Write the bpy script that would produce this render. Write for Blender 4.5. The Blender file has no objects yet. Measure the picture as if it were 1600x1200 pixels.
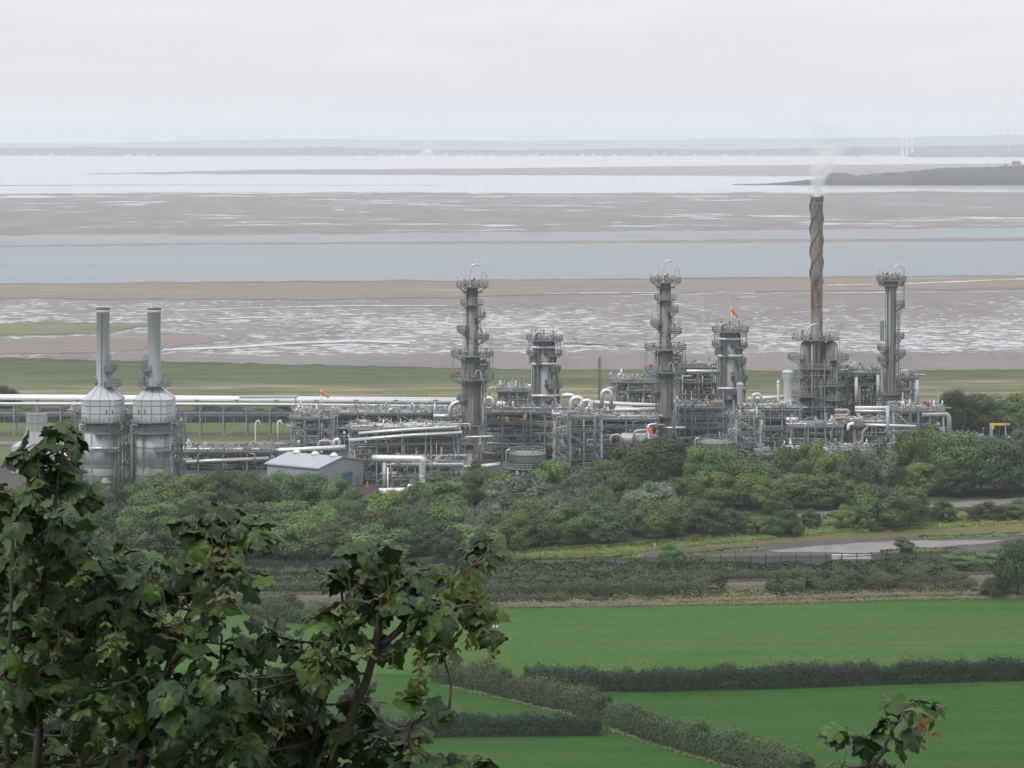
import bpy, math, random
import numpy as np
from mathutils import Vector, Matrix, noise as mnoise
SC = bpy.context.scene
COL = SC.collection
PI = math.pi
R = math.radians
rnd = random.Random(7)
F, H, HZ, CX = 3900.0, 80.0, 215.0, 800.0     # focal (photo px), eye height, horizon row, centre column

# ---------------------------------------------------------------- survey of the place: photo row/column -> metres
def GY(y): return F*H/(y-HZ)                  # distance of a point of level ground
def GX(x, Y): return (x-CX)/F*Y
def GZ(y, Y): return H-(y-HZ)*Y/F
def G(x, y):
    Y = GY(y); return (GX(x, Y), Y)

# ---------------------------------------------------------------- scene settings
sc = SC
sc.render.engine = 'CYCLES'
sc.cycles.use_denoising = True
sc.cycles.max_bounces = 6; sc.cycles.diffuse_bounces = 3; sc.cycles.glossy_bounces = 3
sc.cycles.transmission_bounces = 3; sc.cycles.transparent_max_bounces = 6; sc.cycles.volume_bounces = 2
sc.cycles.caustics_reflective = False; sc.cycles.caustics_refractive = False
sc.view_settings.view_transform = 'Standard'; sc.view_settings.look = 'None'
sc.view_settings.exposure = 0.08; sc.view_settings.gamma = 1.0; sc.view_settings.use_curve_mapping = False

cam_d = bpy.data.cameras.new('camera'); cam = bpy.data.objects.new('camera', cam_d); COL.objects.link(cam)
cam.location = (0, 0, H); cam.rotation_euler = (R(90), 0, 0)
cam_d.sensor_width = 36; cam_d.lens = F/1600*36; cam_d.shift_y = -(600-HZ)/1600
cam_d.clip_start = 0.1; cam_d.clip_end = 60000
sc.camera = cam

# ---------------------------------------------------------------- materials
def newmat(name):
    m = bpy.data.materials.new(name); m.use_nodes = True
    nt = m.node_tree; b = nt.nodes['Principled BSDF']
    return m, nt, b
class NT:
    def __init__(s, nt): s.nt = nt
    def n(s, typ, **kw):
        nd = s.nt.nodes.new(typ)
        for k, v in kw.items():
            if k.startswith('i_'):
                key = k[2:]
                nd.inputs[int(key) if key.isdigit() else key.replace('_', ' ')].default_value = v
            else: setattr(nd, k, v)
        return nd
    def l(s, a, b): s.nt.links.new(a, b)
    def math(s, op, a, b=None, c=None, clamp=False):
        nd = s.nt.nodes.new('ShaderNodeMath'); nd.operation = op; nd.use_clamp = clamp
        for i, v in enumerate((a, b, c)):
            if v is None: continue
            if isinstance(v, (int, float)): nd.inputs[i].default_value = v
            else: s.l(v, nd.inputs[i])
        return nd.outputs[0]
    def noise(s, vec, scale, detail=4, rough=.55, dist=0):
        nd = s.nt.nodes.new('ShaderNodeTexNoise'); nd.inputs['Scale'].default_value = scale
        nd.inputs['Detail'].default_value = detail; nd.inputs['Roughness'].default_value = rough; nd.inputs['Distortion'].default_value = dist
        s.l(vec, nd.inputs['Vector']); return nd.outputs['Fac']
    def mapv(s, vec, scale=(1,1,1), loc=(0,0,0), rot=(0,0,0)):
        nd = s.nt.nodes.new('ShaderNodeMapping'); nd.inputs['Scale'].default_value = scale
        nd.inputs['Location'].default_value = loc; nd.inputs['Rotation'].default_value = rot
        s.l(vec, nd.inputs['Vector']); return nd.outputs['Vector']
    def ramp(s, fac, stops, interp='LINEAR'):
        nd = s.nt.nodes.new('ShaderNodeValToRGB'); cr = nd.color_ramp; cr.interpolation = interp
        while len(cr.elements) < len(stops): cr.elements.new(.5)
        for e, (p, c) in zip(cr.elements, stops):
            e.position = p; e.color = (c, c, c, 1) if isinstance(c, (int, float)) else (*c, 1)
        s.l(fac, nd.inputs[0]); return nd.outputs['Color']
    def mix(s, fac, a, b, blend='MIX'):
        nd = s.nt.nodes.new('ShaderNodeMix'); nd.data_type = 'RGBA'; nd.blend_type = blend
        for sock, v in ((nd.inputs[0], fac), (nd.inputs[6], a), (nd.inputs[7], b)):
            if isinstance(v, (int, float)): sock.default_value = v
            elif isinstance(v, tuple): sock.default_value = (*v, 1)
            else: s.l(v, sock)
        return nd.outputs[2]
    def pos(s): return s.n('ShaderNodeNewGeometry').outputs['Position']
    def obj(s): return s.n('ShaderNodeTexCoord').outputs['Object']

def metal_paint(name, col, rough=.5, metal=0.0, dirt=.35, dirtcol=(.12,.10,.08), scale=.5, streak=True, spec=.36):
    m, nt, b = newmat(name); t = NT(nt)
    p = t.pos()
    v = t.mapv(p, (scale*2, scale*2, scale*.25 if streak else scale*2))
    n1 = t.noise(v, 1.0, 6, .6); n2 = t.noise(p, 4.0, 3)
    f = t.math('MULTIPLY', t.ramp(n1, [(.42, 0.), (.72, 1.)]), dirt)
    c = t.mix(f, col, dirtcol)
    hi = tuple(min(1, x*1.12) for x in col)
    c2 = t.mix(t.math('MULTIPLY', n2, .35), c, hi)
    t.l(c2, b.inputs['Base Color']); b.inputs['Roughness'].default_value = rough; b.inputs['Metallic'].default_value = metal
    b.inputs['Specular IOR Level'].default_value = spec
    return m

M = {}
M['steel'] = metal_paint('painted_steel', (.24,.295,.335), .5)
M['steel_pale'] = metal_paint('pale_painted_steel', (.36,.41,.43), .5, dirt=.25)
M['steel_dark'] = metal_paint('dark_steel', (.10,.115,.125), .6)
M['galv'] = metal_paint('galvanised_steel', (.27,.29,.31), .5, .2, dirt=.25)
M['grating'] = metal_paint('deck_grating', (.19,.205,.215), .7)
M['rail_grey'] = metal_paint('grey_guard_rail', (.15,.17,.19), .55, .1, dirt=.2)
M['silver'] = metal_paint('silver_cladding', (.70,.71,.72), .38, .55, dirt=.2, dirtcol=(.25,.22,.20))
M['silver_dull'] = metal_paint('dull_cladding', (.42,.42,.42), .5, .35, dirt=.45, dirtcol=(.16,.13,.11))
M['white'] = metal_paint('white_pipe', (.74,.75,.75), .45, 0, dirt=.15, dirtcol=(.4,.38,.35))
M['pipe_grey'] = metal_paint('grey_pipe', (.25,.265,.275), .5, .1)
M['pipe_dark'] = metal_paint('dark_pipe', (.10,.10,.105), .5, .1)
M['pipe_tan'] = metal_paint('tan_pipe', (.36,.30,.26), .5, .1)
M['shell'] = metal_paint('column_shell', (.29,.285,.275), .6, .0, dirt=.6, dirtcol=(.13,.11,.095), scale=.35)
M['shell_pale'] = metal_paint('pale_column_shell', (.34,.345,.355), .6, .0, dirt=.25, scale=.3)
M['stack_white'] = metal_paint('pale_stack_paint', (.46,.485,.515), .6, 0, dirt=.22, dirtcol=(.26,.25,.24), scale=.2)
M['stack_green'] = metal_paint('grey_green_paint', (.20,.245,.22), .5, 0, dirt=.3)
M['tank_green'] = metal_paint('green_tank_paint', (.045,.072,.055), .6, 0, dirt=.12, scale=.2)
M['tank_roof'] = metal_paint('tank_roof_paint', (.17,.215,.20), .5, 0, dirt=.2)
M['tank_olive'] = metal_paint('olive_tank_paint', (.20,.20,.17), .5, 0, dirt=.4)
M['orange'] = metal_paint('orange_fabric', (.75,.12,.04), .8, 0, dirt=.1)
M['red'] = metal_paint('red_paint', (.45,.05,.04), .5)
M['yellow'] = metal_paint('yellow_paint', (.65,.42,.05), .5, dirt=.2)
M['green_sign'] = metal_paint('green_panel', (.02,.22,.14), .5, dirt=.1)
M['shed_wall'] = metal_paint('grey_cladding', (.33,.355,.40), .5, dirt=.15)
M['shed_roof'] = metal_paint('roof_cladding', (.34,.37,.42), .45, dirt=.2, streak=False)
M['door_blue'] = metal_paint('blue_door', (.08,.16,.27), .5, dirt=.15)
M['dome_white'] = metal_paint('translucent_rooflight', (.62,.66,.66), .4, dirt=.15)
M['wood'] = metal_paint('weathered_wood', (.16,.13,.10), .8)
M['rail'] = metal_paint('rusty_rail', (.13,.075,.06), .6, .2, streak=False)
M['sleeper'] = metal_paint('dark_sleeper', (.075,.06,.052), .85, streak=False)
M['ballast'] = metal_paint('ballast_stone', (.12,.10,.09), .95, streak=False, scale=2)
M['fence_green'] = metal_paint('dark_green_fence', (.018,.04,.032), .5, dirt=.2)
M['net'] = metal_paint('dark_netting', (.028,.045,.058), .8, dirt=.2)
M['far_white'] = metal_paint('far_white_render', (.50,.50,.49), .7, dirt=.1)
M['tower_white'] = metal_paint('white_tower_render', (.82,.82,.80), .7, dirt=.1)
M['far_brick'] = metal_paint('far_brick', (.30,.22,.18), .8, dirt=.2)
M['far_roof'] = metal_paint('far_slate', (.14,.13,.14), .7, dirt=.2)
M['concrete'] = metal_paint('pale_concrete', (.215,.20,.19), .85, dirt=.6, streak=False, scale=.1)

# rusty helical stack
def _stack():
    m, nt, b = newmat('rusty_stack_steel'); t = NT(nt); p = t.pos()
    v = t.mapv(p, (.5,.5,.09)); n1 = t.noise(v, 1.0, 6, .6); n2 = t.noise(t.mapv(p,(1.5,1.5,.3)), 1.0, 5, .65)
    base = t.mix(t.ramp(n2, [(.35,0.),(.7,1.)]), (.37,.345,.31), (.25,.23,.20))
    sp = t.n('ShaderNodeSeparateXYZ'); t.l(p, sp.inputs[0]); zone = t.ramp(t.math('DIVIDE', sp.outputs[2], 70.), [(.0,.35),(.42,.35),(.48,1.),(.60,1.),(.66,.35),(1,.25)])
    c = t.mix(t.math('MULTIPLY', t.ramp(n1, [(.42,0.),(.60,1.)]), zone), base, (.17,.09,.065))
    t.l(c, b.inputs['Base Color']); b.inputs['Roughness'].default_value = .7
    return m
M['stack_rust'] = _stack()
M['column_weathered'] = metal_paint('weathered_column', (.24,.225,.195), .6, .05, dirt=.75, dirtcol=(.085,.07,.06), scale=.4)

# ground-like materials ------------------------------------------------
def grass_mat(name, c0, c1, c2, s=.02, stripe=0, srot=0, fine=.5):
    m, nt, b = newmat(name); t = NT(nt); p = t.pos()
    n1 = t.noise(p, s, 6, .6); n2 = t.noise(p, fine, 4, .7); n3 = t.noise(p, s*6, 5, .65)
    c = t.mix(t.ramp(n1, [(.3,0.),(.7,1.)]), c0, c1)
    c = t.mix(t.math('MULTIPLY', t.ramp(n3, [(.4,0.),(.75,1.)]), .6), c, c2)
    if stripe:
        v = t.mapv(p, (.012,.3,1), rot=(0,0,srot)); sn = t.noise(v, 1.0, 3)
        c = t.mix(t.math('MULTIPLY', t.ramp(sn, [(.42,0.),(.62,1.)]), stripe), c, c2)
        ps = t.n('ShaderNodeSeparateXYZ'); t.l(t.mapv(p, rot=(0,0,srot)), ps.inputs[0])
        fr = t.math('FRACT', t.math('DIVIDE', t.math('ADD', ps.outputs[1], t.math('MULTIPLY', t.noise(p, .01, 2), 8.)), 14.))
        tl = t.math('ADD', t.math('LESS_THAN', t.math('ABSOLUTE', t.math('SUBTRACT', fr, .45)), .025), t.math('LESS_THAN', t.math('ABSOLUTE', t.math('SUBTRACT', fr, .58)), .025))
        c = t.mix(t.math('MULTIPLY', t.math('MULTIPLY', tl, t.ramp(t.noise(p, .05, 4), [(.4,0.),(.6,1.)])), .28), c, tuple(x*.6 for x in c0))
    dk = tuple(x*.55 for x in c0)
    c = t.mix(t.math('MULTIPLY', t.ramp(n2, [(.45,0.),(.8,1.)]), .45), c, dk)
    t.l(c, b.inputs['Base Color']); b.inputs['Roughness'].default_value = .9; b.inputs['Specular IOR Level'].default_value = .1
    return m
M['ground'] = grass_mat('rough_ground', (.075,.09,.05), (.10,.105,.065), (.05,.07,.035), .03)
M['field'] = grass_mat('meadow_grass', (.032,.100,.018), (.043,.118,.022), (.076,.124,.034), .012, .55, .06)
M['field2'] = grass_mat('meadow_grass_b', (.019,.074,.012), (.027,.090,.016), (.050,.096,.025), .015, .55, .1)
M['lawn'] = grass_mat('plant_lawn', (.11,.145,.055), (.095,.13,.05), (.13,.15,.075), .05)
M['gravel'] = grass_mat('dark_gravel', (.075,.075,.075), (.10,.10,.098), (.06,.055,.05), .1)
M['pathway'] = grass_mat('grey_path', (.19,.18,.175), (.22,.21,.20), (.15,.14,.13), .1)
M['asphalt'] = grass_mat('worn_asphalt', (.085,.080,.082), (.115,.108,.106), (.065,.06,.058), .05)
M['verge'] = grass_mat('dry_verge', (.14,.12,.055), (.10,.11,.05), (.15,.12,.05), .06)

def ragged(m, nt, b, t, p, amt=.55, sc_=(.012,.05,1)):
    at = t.n('ShaderNodeAttribute', attribute_name='edge'); n = t.noise(t.mapv(p, sc_), 1.0, 7, .72)
    a = t.math('MULTIPLY', t.math('SUBTRACT', t.math('ADD', at.outputs['Fac'], t.math('MULTIPLY', t.math('SUBTRACT', n, .5), amt)), amt*.22), 6., clamp=True)
    tr = t.n('ShaderNodeBsdfTransparent'); mx = t.n('ShaderNodeMixShader'); t.l(a, mx.inputs[0]); t.l(tr.outputs[0], mx.inputs[1]); t.l(b.outputs[0], mx.inputs[2]); t.l(mx.outputs[0], nt.nodes['Material Output'].inputs['Surface'])
def marsh_mat():
    m, nt, b = newmat('salt_marsh_grass'); t = NT(nt); p = t.pos()
    sep = t.n('ShaderNodeSeparateXYZ'); t.l(p, sep.inputs[0])
    w = t.noise(t.mapv(p,(.006,.03,1)), 1.0, 5, .65)
    yy = t.math('ADD', sep.outputs[1], t.math('MULTIPLY', t.math('SUBTRACT', w, .5), 190.))
    f = t.math('DIVIDE', t.math('SUBTRACT', yy, 680.), 200., clamp=True)
    band = t.ramp(f, [(.0,(.075,.085,.045)),(.30,(.13,.13,.07)),(.44,(.18,.17,.10)),(.53,(.28,.24,.165)),(.60,(.16,.16,.085)),(.68,(.125,.140,.072)),(.9,(.095,.118,.058))])
    n2 = t.noise(t.mapv(p,(.03,.1,1)), 1.0, 6, .7)
    c = t.mix(t.math('MULTIPLY', t.ramp(n2,[(.42,0.),(.62,1.)]), .6), band, (.055,.072,.035))
    t.l(c, b.inputs['Base Color']); b.inputs['Roughness'].default_value = .95; b.inputs['Specular IOR Level'].default_value = .05
    ragged(m, nt, b, t, p)
    return m
M['marsh'] = marsh_mat()

def spit_mat():
    m, nt, b = newmat('spit_grass'); t = NT(nt); p = t.pos(); n = t.noise(t.mapv(p,(.02,.05,1)), 1.0, 6, .7)
    t.l(t.ramp(n, [(.35,(.15,.16,.09)),(.55,(.19,.185,.12)),(.7,(.10,.12,.06))]), b.inputs['Base Color']); b.inputs['Roughness'].default_value = .95; b.inputs['Specular IOR Level'].default_value = .05
    ragged(m, nt, b, t, p, 1.1, (.012,.05,1)); return m
M['spit'] = spit_mat()
def mud_mat():
    # wet tidal mud: dark film of standing water lies in pools and rills; how much of it varies with distance from the shore
    m, nt, b = newmat('tidal_mud'); t = NT(nt); p = t.pos()
    sep = t.n('ShaderNodeSeparateXYZ'); t.l(p, sep.inputs[0])
    wob = t.noise(t.mapv(p,(.0016,.004,1)), 1.0, 4, .6)
    yy = t.math('ADD', sep.outputs[1], t.math('MULTIPLY', t.math('MULTIPLY', t.math('SUBTRACT', wob, .5), .35), sep.outputs[1]))
    v = t.math('DIVIDE', 312000., yy)                       # declination of the strip seen from the shore hill
    f = t.math('DIVIDE', v, 400.)
    px = lambda y: (y-215)/400.
    # threshold of the pool noise (low = mostly wet)
    th = t.ramp(f, [(px(240),.25),(px(285),.38),(px(300),.45),(px(312),.57),(px(335),.585),(px(352),.52),(px(362),.62),(px(440),.66),(px(462),.60),
                    (px(474),.54),(px(500),.50),(px(520),.47),(px(543),.455),(px(556),.60),(px(590),.66)])
    big = t.noise(t.mapv(p,(.004,.0022,1)), 1.0, 5, .6)
    # pools widen with distance from land
    p1 = t.noise(t.mapv(p,(.13,.15,1)), 1.0, 7, .70, 1.1)
    p2 = t.noise(t.mapv(p,(.012,.020,1), loc=(7,3,0)), 1.0, 7, .70, .8)
    far = t.math('DIVIDE', t.math('SUBTRACT', sep.outputs[1], 1200.), 700., clamp=True)
    mixn = t.n('ShaderNodeMix'); t.l(far, mixn.inputs[0]); t.l(p1, mixn.inputs[2]); t.l(p2, mixn.inputs[3])
    tot = t.math('ADD', mixn.outputs[0], t.math('MULTIPLY', t.math('SUBTRACT', big, .5), .50))
    wet = t.math('MULTIPLY', t.math('SUBTRACT', tot, th), 11., clamp=True)
    n3 = t.noise(t.mapv(p,(.02,.008,1)), 1.0, 6, .65); n4 = t.noise(t.mapv(p,(.3,.25,1)), 1.0, 3)
    mud = t.mix(t.ramp(n3,[(.35,0.),(.68,1.)]), (.180,.156,.152), (.112,.097,.097))
    mud = t.mix(t.math('MULTIPLY', n4, .3), mud, (.22,.19,.175))
    t.l(t.mix(wet, mud, (.10,.10,.105)), b.inputs['Base Color'])
    t.l(t.math('MULTIPLY_ADD', wet, -.42, .54), b.inputs['Roughness'])
    t.l(t.math('MULTIPLY_ADD', wet, .5, .15), b.inputs['Specular IOR Level'])
    t.l(wet, b.inputs['Coat Weight']); b.inputs['Coat Roughness'].default_value = .06
    return m
M['mud'] = mud_mat()

def water_mat(name, col, rough, bump, sc_=.05, spec=.5):
    m, nt, b = newmat(name); t = NT(nt); p = t.pos()
    n = t.noise(t.mapv(p,(sc_*.6,sc_,1)), 1.0, 5, .6)
    n2 = t.noise(t.mapv(p,(.002,.012,1)), 1.0, 4, .6)
    c = t.mix(t.ramp(n2,[(.35,0.),(.65,1.)]), col, tuple(x*.82 for x in col))
    t.l(c, b.inputs['Base Color']); b.inputs['Roughness'].default_value = rough; b.inputs['Specular IOR Level'].default_value = spec
    bp = t.n('ShaderNodeBump'); bp.inputs['Strength'].default_value = bump; bp.inputs['Distance'].default_value = 2.0
    t.l(n, bp.inputs['Height']); t.l(bp.outputs[0], b.inputs['Normal'])
    return m
M['channel'] = water_mat('rippled_channel_water', (.17,.20,.225), .42, .10)
M['sea'] = water_mat('still_tidal_water', (.42,.43,.45), .18, .0)
def sand_mat(name, c0, c1):
    m, nt, b = newmat(name); t = NT(nt); p = t.pos()
    n = t.noise(t.mapv(p,(.004,.03,1)), 1.0, 6, .65); n2 = t.noise(t.mapv(p,(.01,.12,1)), 1.0, 4, .6)
    c = t.mix(t.ramp(n,[(.35,0.),(.68,1.)]), c0, c1)
    wet = t.ramp(n2,[(.64,0.),(.70,1.)])
    t.l(c, b.inputs['Base Color']); t.l(t.math('MULTIPLY_ADD', wet, -.55, .8), b.inputs['Roughness'])
    t.l(t.math('MULTIPLY_ADD', wet, .45, .1), b.inputs['Specular IOR Level'])
    ragged(m, nt, b, t, p, .42, (.004,.03,1))
    return m
M['sand'] = sand_mat('brown_sand', (.235,.195,.155), (.19,.16,.135))
M['sand_far'] = sand_mat('far_grey_sand', (.23,.205,.20), (.185,.17,.17))
M['sand_pale'] = sand_mat('pale_spit_sand', (.235,.195,.165), (.19,.16,.145))

# foliage: per-leaf tone attribute + per-tree random
def leaf_mat(name, ca, cb, rough=.55, trans=.0, objvar=.44, spec=.2):
    m, nt, b = newmat(name); t = NT(nt)
    at = t.n('ShaderNodeAttribute', attribute_name='tone')
    c = t.mix(at.outputs['Fac'], ca, cb)
    oi = t.n('ShaderNodeObjectInfo')
    hs = t.n('ShaderNodeHueSaturation')
    t.l(t.math('MULTIPLY_ADD', oi.outputs['Random'], .03, .49), hs.inputs['Hue'])
    t.l(t.math('MULTIPLY_ADD', oi.outputs['Random'], objvar*2, 1-objvar), hs.inputs['Value'])
    t.l(c, hs.inputs['Color']); t.l(hs.outputs[0], b.inputs['Base Color'])
    b.inputs['Roughness'].default_value = rough; b.inputs['Specular IOR Level'].default_value = spec
    if trans:
        tr = t.n('ShaderNodeBsdfTranslucent'); t.l(hs.outputs[0], tr.inputs['Color'])
        mx = t.n('ShaderNodeMixShader'); mx.inputs[0].default_value = trans
        out = nt.nodes['Material Output']
        t.l(b.outputs[0], mx.inputs[1]); t.l(tr.outputs[0], mx.inputs[2]); t.l(mx.outputs[0], out.inputs['Surface'])
    return m
M['leaf_mid'] = leaf_mat('mid_green_leaves', (.040,.078,.022), (.132,.200,.060))
M['leaf_dark'] = leaf_mat('dark_green_leaves', (.024,.050,.018), (.078,.126,.045))
M['leaf_olive'] = leaf_mat('olive_leaves', (.054,.086,.021), (.155,.205,.056))
M['leaf_silver'] = leaf_mat('silver_willow_leaves', (.060,.092,.052), (.22,.28,.19))
M['leaf_brown'] = leaf_mat('brownish_leaves', (.042,.056,.026), (.108,.125,.058))
M['bramble'] = leaf_mat('bramble_leaves', (.036,.062,.025), (.100,.136,.055))
M['hedge_dark'] = leaf_mat('dark_hedge_leaves', (.012,.028,.012), (.030,.056,.025), objvar=.08)
M['hedge_olive'] = leaf_mat('olive_hedge_leaves', (.046,.074,.026), (.090,.122,.046), objvar=.08)
M['tan_grass'] = leaf_mat('tan_long_grass', (.12,.13,.065), (.24,.22,.14), objvar=.05)
M['flower'] = leaf_mat('yellow_flowers', (.42,.30,.03), (.55,.42,.06), objvar=.05)
M['syc_leaf'] = leaf_mat('sycamore_leaves', (.008,.027,.008), (.056,.122,.022), .42, .22, .02, .35)
M['syc_key'] = leaf_mat('sycamore_keys', (.095,.105,.032), (.175,.17,.055), .6, .2, .05)
M['syc_key_red'] = leaf_mat('ripe_sycamore_keys', (.20,.10,.05), (.30,.17,.09), .6, .2, .05)
M['bark'] = metal_paint('dark_bark', (.045,.038,.030), .9, dirt=.3)
M['twig'] = metal_paint('young_twig', (.055,.045,.025), .8, dirt=.2)

# ---------------------------------------------------------------- mesh builder
class MB:
    def __init__(s): s.v = []; s.f = []; s.sm = []
    def add(s, vs, fs, smooth=False):
        o = len(s.v); s.v += [tuple(q) for q in vs]; s.f += [tuple(i+o for i in q) for q in fs]; s.sm += [smooth]*len(fs); return s
    def box(s, c, d, rz=0):
        x, y, z = d[0]/2, d[1]/2, d[2]/2; ca, sa = math.cos(rz), math.sin(rz)
        vs = []
        for k in (-z, z):
            for (a, b_) in ((-x,-y),(x,-y),(x,y),(-x,y)):
                vs.append((c[0]+a*ca-b_*sa, c[1]+a*sa+b_*ca, c[2]+k))
        return s.add(vs, [(3,2,1,0),(4,5,6,7),(0,1,5,4),(1,2,6,5),(2,3,7,6),(3,0,4,7)])
    def bar(s, p, q, w, h=None):
        h = h or w; p = Vector(p); q = Vector(q); d = (q-p)
        if d.length < 1e-6: return s
        d.normalize(); up = Vector((0,0,1)) if abs(d.z) < .95 else Vector((0,1,0))
        a = d.cross(up).normalized()*w/2; b_ = a.cross(d).normalized()*h/2
        vs = [p-a-b_, p+a-b_, p+a+b_, p-a+b_, q-a-b_, q+a-b_, q+a+b_, q-a+b_]
        return s.add(vs, [(0,1,2,3),(7,6,5,4),(0,4,5,1),(1,5,6,2),(2,6,7,3),(3,7,4,0)])
    def tube(s, pts, r, n=8, closed=False, caps=True):
        pts = [Vector(p) for p in pts]; m = len(pts)
        rs = r if isinstance(r, (list, tuple)) else [r]*m
        vs = []; ref = None
        for i, p in enumerate(pts):
            if closed: d = (pts[(i+1) % m]-pts[i-1])
            else: d = pts[min(i+1, m-1)]-pts[max(i-1, 0)]
            d.normalize()
            if ref is None:
                ref = d.cross(Vector((0,0,1)) if abs(d.z) < .9 else Vector((1,0,0))).normalized()
            a = (ref-d*ref.dot(d))
            if a.length < 1e-5: a = d.orthogonal()
            a.normalize(); ref = a; b_ = d.cross(a)
            for k in range(n):
                t_ = 2*PI*k/n; vs.append(p+a*(rs[i]*math.cos(t_))+b_*(rs[i]*math.sin(t_)))
        fs = []
        for i in range(m if closed else m-1):
            j = (i+1) % m
            for k in range(n):
                k2 = (k+1) % n; fs.append((i*n+k, i*n+k2, j*n+k2, j*n+k))
        s.add(vs, fs, n > 4)
        if caps and not closed:
            o = len(s.v)-m*n
            s.f += [tuple(o+k for k in reversed(range(n))), tuple(o+(m-1)*n+k for k in range(n))]; s.sm += [False, False]
        return s
    def lathe(s, prof, c=(0,0,0), n=24, cap=True):
        vs = []; m = len(prof)
        for (r, z) in prof:
            for k in range(n):
                a = 2*PI*k/n; vs.append((c[0]+r*math.cos(a), c[1]+r*math.sin(a), c[2]+z))
        fs = [(i*n+k, i*n+(k+1) % n, (i+1)*n+(k+1) % n, (i+1)*n+k) for i in range(m-1) for k in range(n)]
        s.add(vs, fs, True)
        o = len(s.v)-m*n
        if cap:
            s.f += [tuple(o+k for k in reversed(range(n))), tuple(o+(m-1)*n+k for k in range(n))]; s.sm += [False, False]
        return s
    def ring(s, z0, z1, r0, r1, a0=0, a1=2*PI, c=(0,0,0), n=20):
        full = abs(a1-a0-2*PI) < 1e-6; m = n if full else n+1; vs = []
        for k in range(m):
            a = a0+(a1-a0)*k/n; ca, sa = math.cos(a), math.sin(a)
            vs += [(c[0]+r0*ca, c[1]+r0*sa, c[2]+z0), (c[0]+r1*ca, c[1]+r1*sa, c[2]+z0), (c[0]+r1*ca, c[1]+r1*sa, c[2]+z1), (c[0]+r0*ca, c[1]+r0*sa, c[2]+z1)]
        fs = []
        for k in range(n):
            i, j = 4*k, 4*((k+1) % m)
            for q in range(4):
                q2 = (q+1) % 4; fs.append((i+q, j+q, j+q2, i+q2))
        if not full: fs += [(3,2,1,0), tuple(4*(m-1)+q for q in range(4))]
        return s.add(vs, fs)
    def sphere(s, c, r, nu=10, nv=6, sz=1):
        prof = [(max(1e-3, r*math.cos(-PI/2+PI*i/nv)), r*sz*math.sin(-PI/2+PI*i/nv)) for i in range(nv+1)]
        return s.lathe(prof, c, nu, False)
    def hcyl(s, p, q, r, n=14, dome=.5):
        # horizontal vessel with domed ends
        p = Vector(p); q = Vector(q); d = (q-p).normalized(); pts = []; rs = []
        for i in range(4):
            a = PI/2*i/3.3; pts.append(p-d*(r*dome*math.cos(a))); rs.append(max(.02, r*math.sin(a)))
        pts += [p, q]; rs += [r, r]
        for i in reversed(range(4)):
            a = PI/2*i/3.3; pts.append(q+d*(r*dome*math.cos(a))); rs.append(max(.02, r*math.sin(a)))
        return s.tube(pts, rs, n)
    def mesh(s, name):
        me = bpy.data.meshes.new(name); me.from_pydata(s.v, [], s.f)
        me.polygons.foreach_set('use_smooth', s.sm); me.update(); return me
    def build(s, name, mat, parent=None, loc=None):
        """link as ONE object; verts are local to parent (or to loc for a top-level thing)"""
        me = s.mesh(name)
        for mm in (mat if isinstance(mat, (list, tuple)) else [mat]): me.materials.append(M[mm] if isinstance(mm, str) else mm)
        o = bpy.data.objects.new(name, me); COL.objects.link(o)
        if parent: o.parent = parent
        if loc: o.location = loc
        return o

def rounded(pts, r, n=4):
    pts = [Vector(p) for p in pts]; out = [pts[0]]
    for i in range(1, len(pts)-1):
        a, b_, c = pts[i-1], pts[i], pts[i+1]
        d1 = (a-b_); d2 = (c-b_); rr = min(r, d1.length*.49, d2.length*.49)
        if rr < 1e-4: continue
        s0 = b_+d1.normalized()*rr; s1 = b_+d2.normalized()*rr
        for k in range(n+1):
            t_ = k/n; out.append(s0*(1-t_)**2+b_*2*t_*(1-t_)+s1*t_**2)
    out.append(pts[-1]); return out

# ---------------------------------------------------------------- things
REG = []          # (object, label, photo column, rank) for the final naming pass
def tag(o, label, cat, group=None, kind=None):
    o['label'] = label
    if cat: o['category'] = cat
    if group: o['group'] = group
    if kind: o['kind'] = kind
    return o
def thing(name, label, cat, loc=(0,0,0), rz=0, group=None):
    o = bpy.data.objects.new(name, None); COL.objects.link(o); o.location = loc; o.rotation_euler = (0,0,rz)
    o.empty_display_size = .5
    return tag(o, label, cat, group)
def struct(o, label=None):
    o['kind'] = 'structure'
    if label: o['label'] = label; o['category'] = o.name.split('.')[0].replace('_', ' ')
    return o
def copy_tree(o, parent=None):
    c = o.copy(); COL.objects.link(c)
    if parent: c.parent = parent
    for ch in KIDS(o): copy_tree(ch, c)
    return c
def KIDS(o): return [q for q in o.children]

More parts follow.
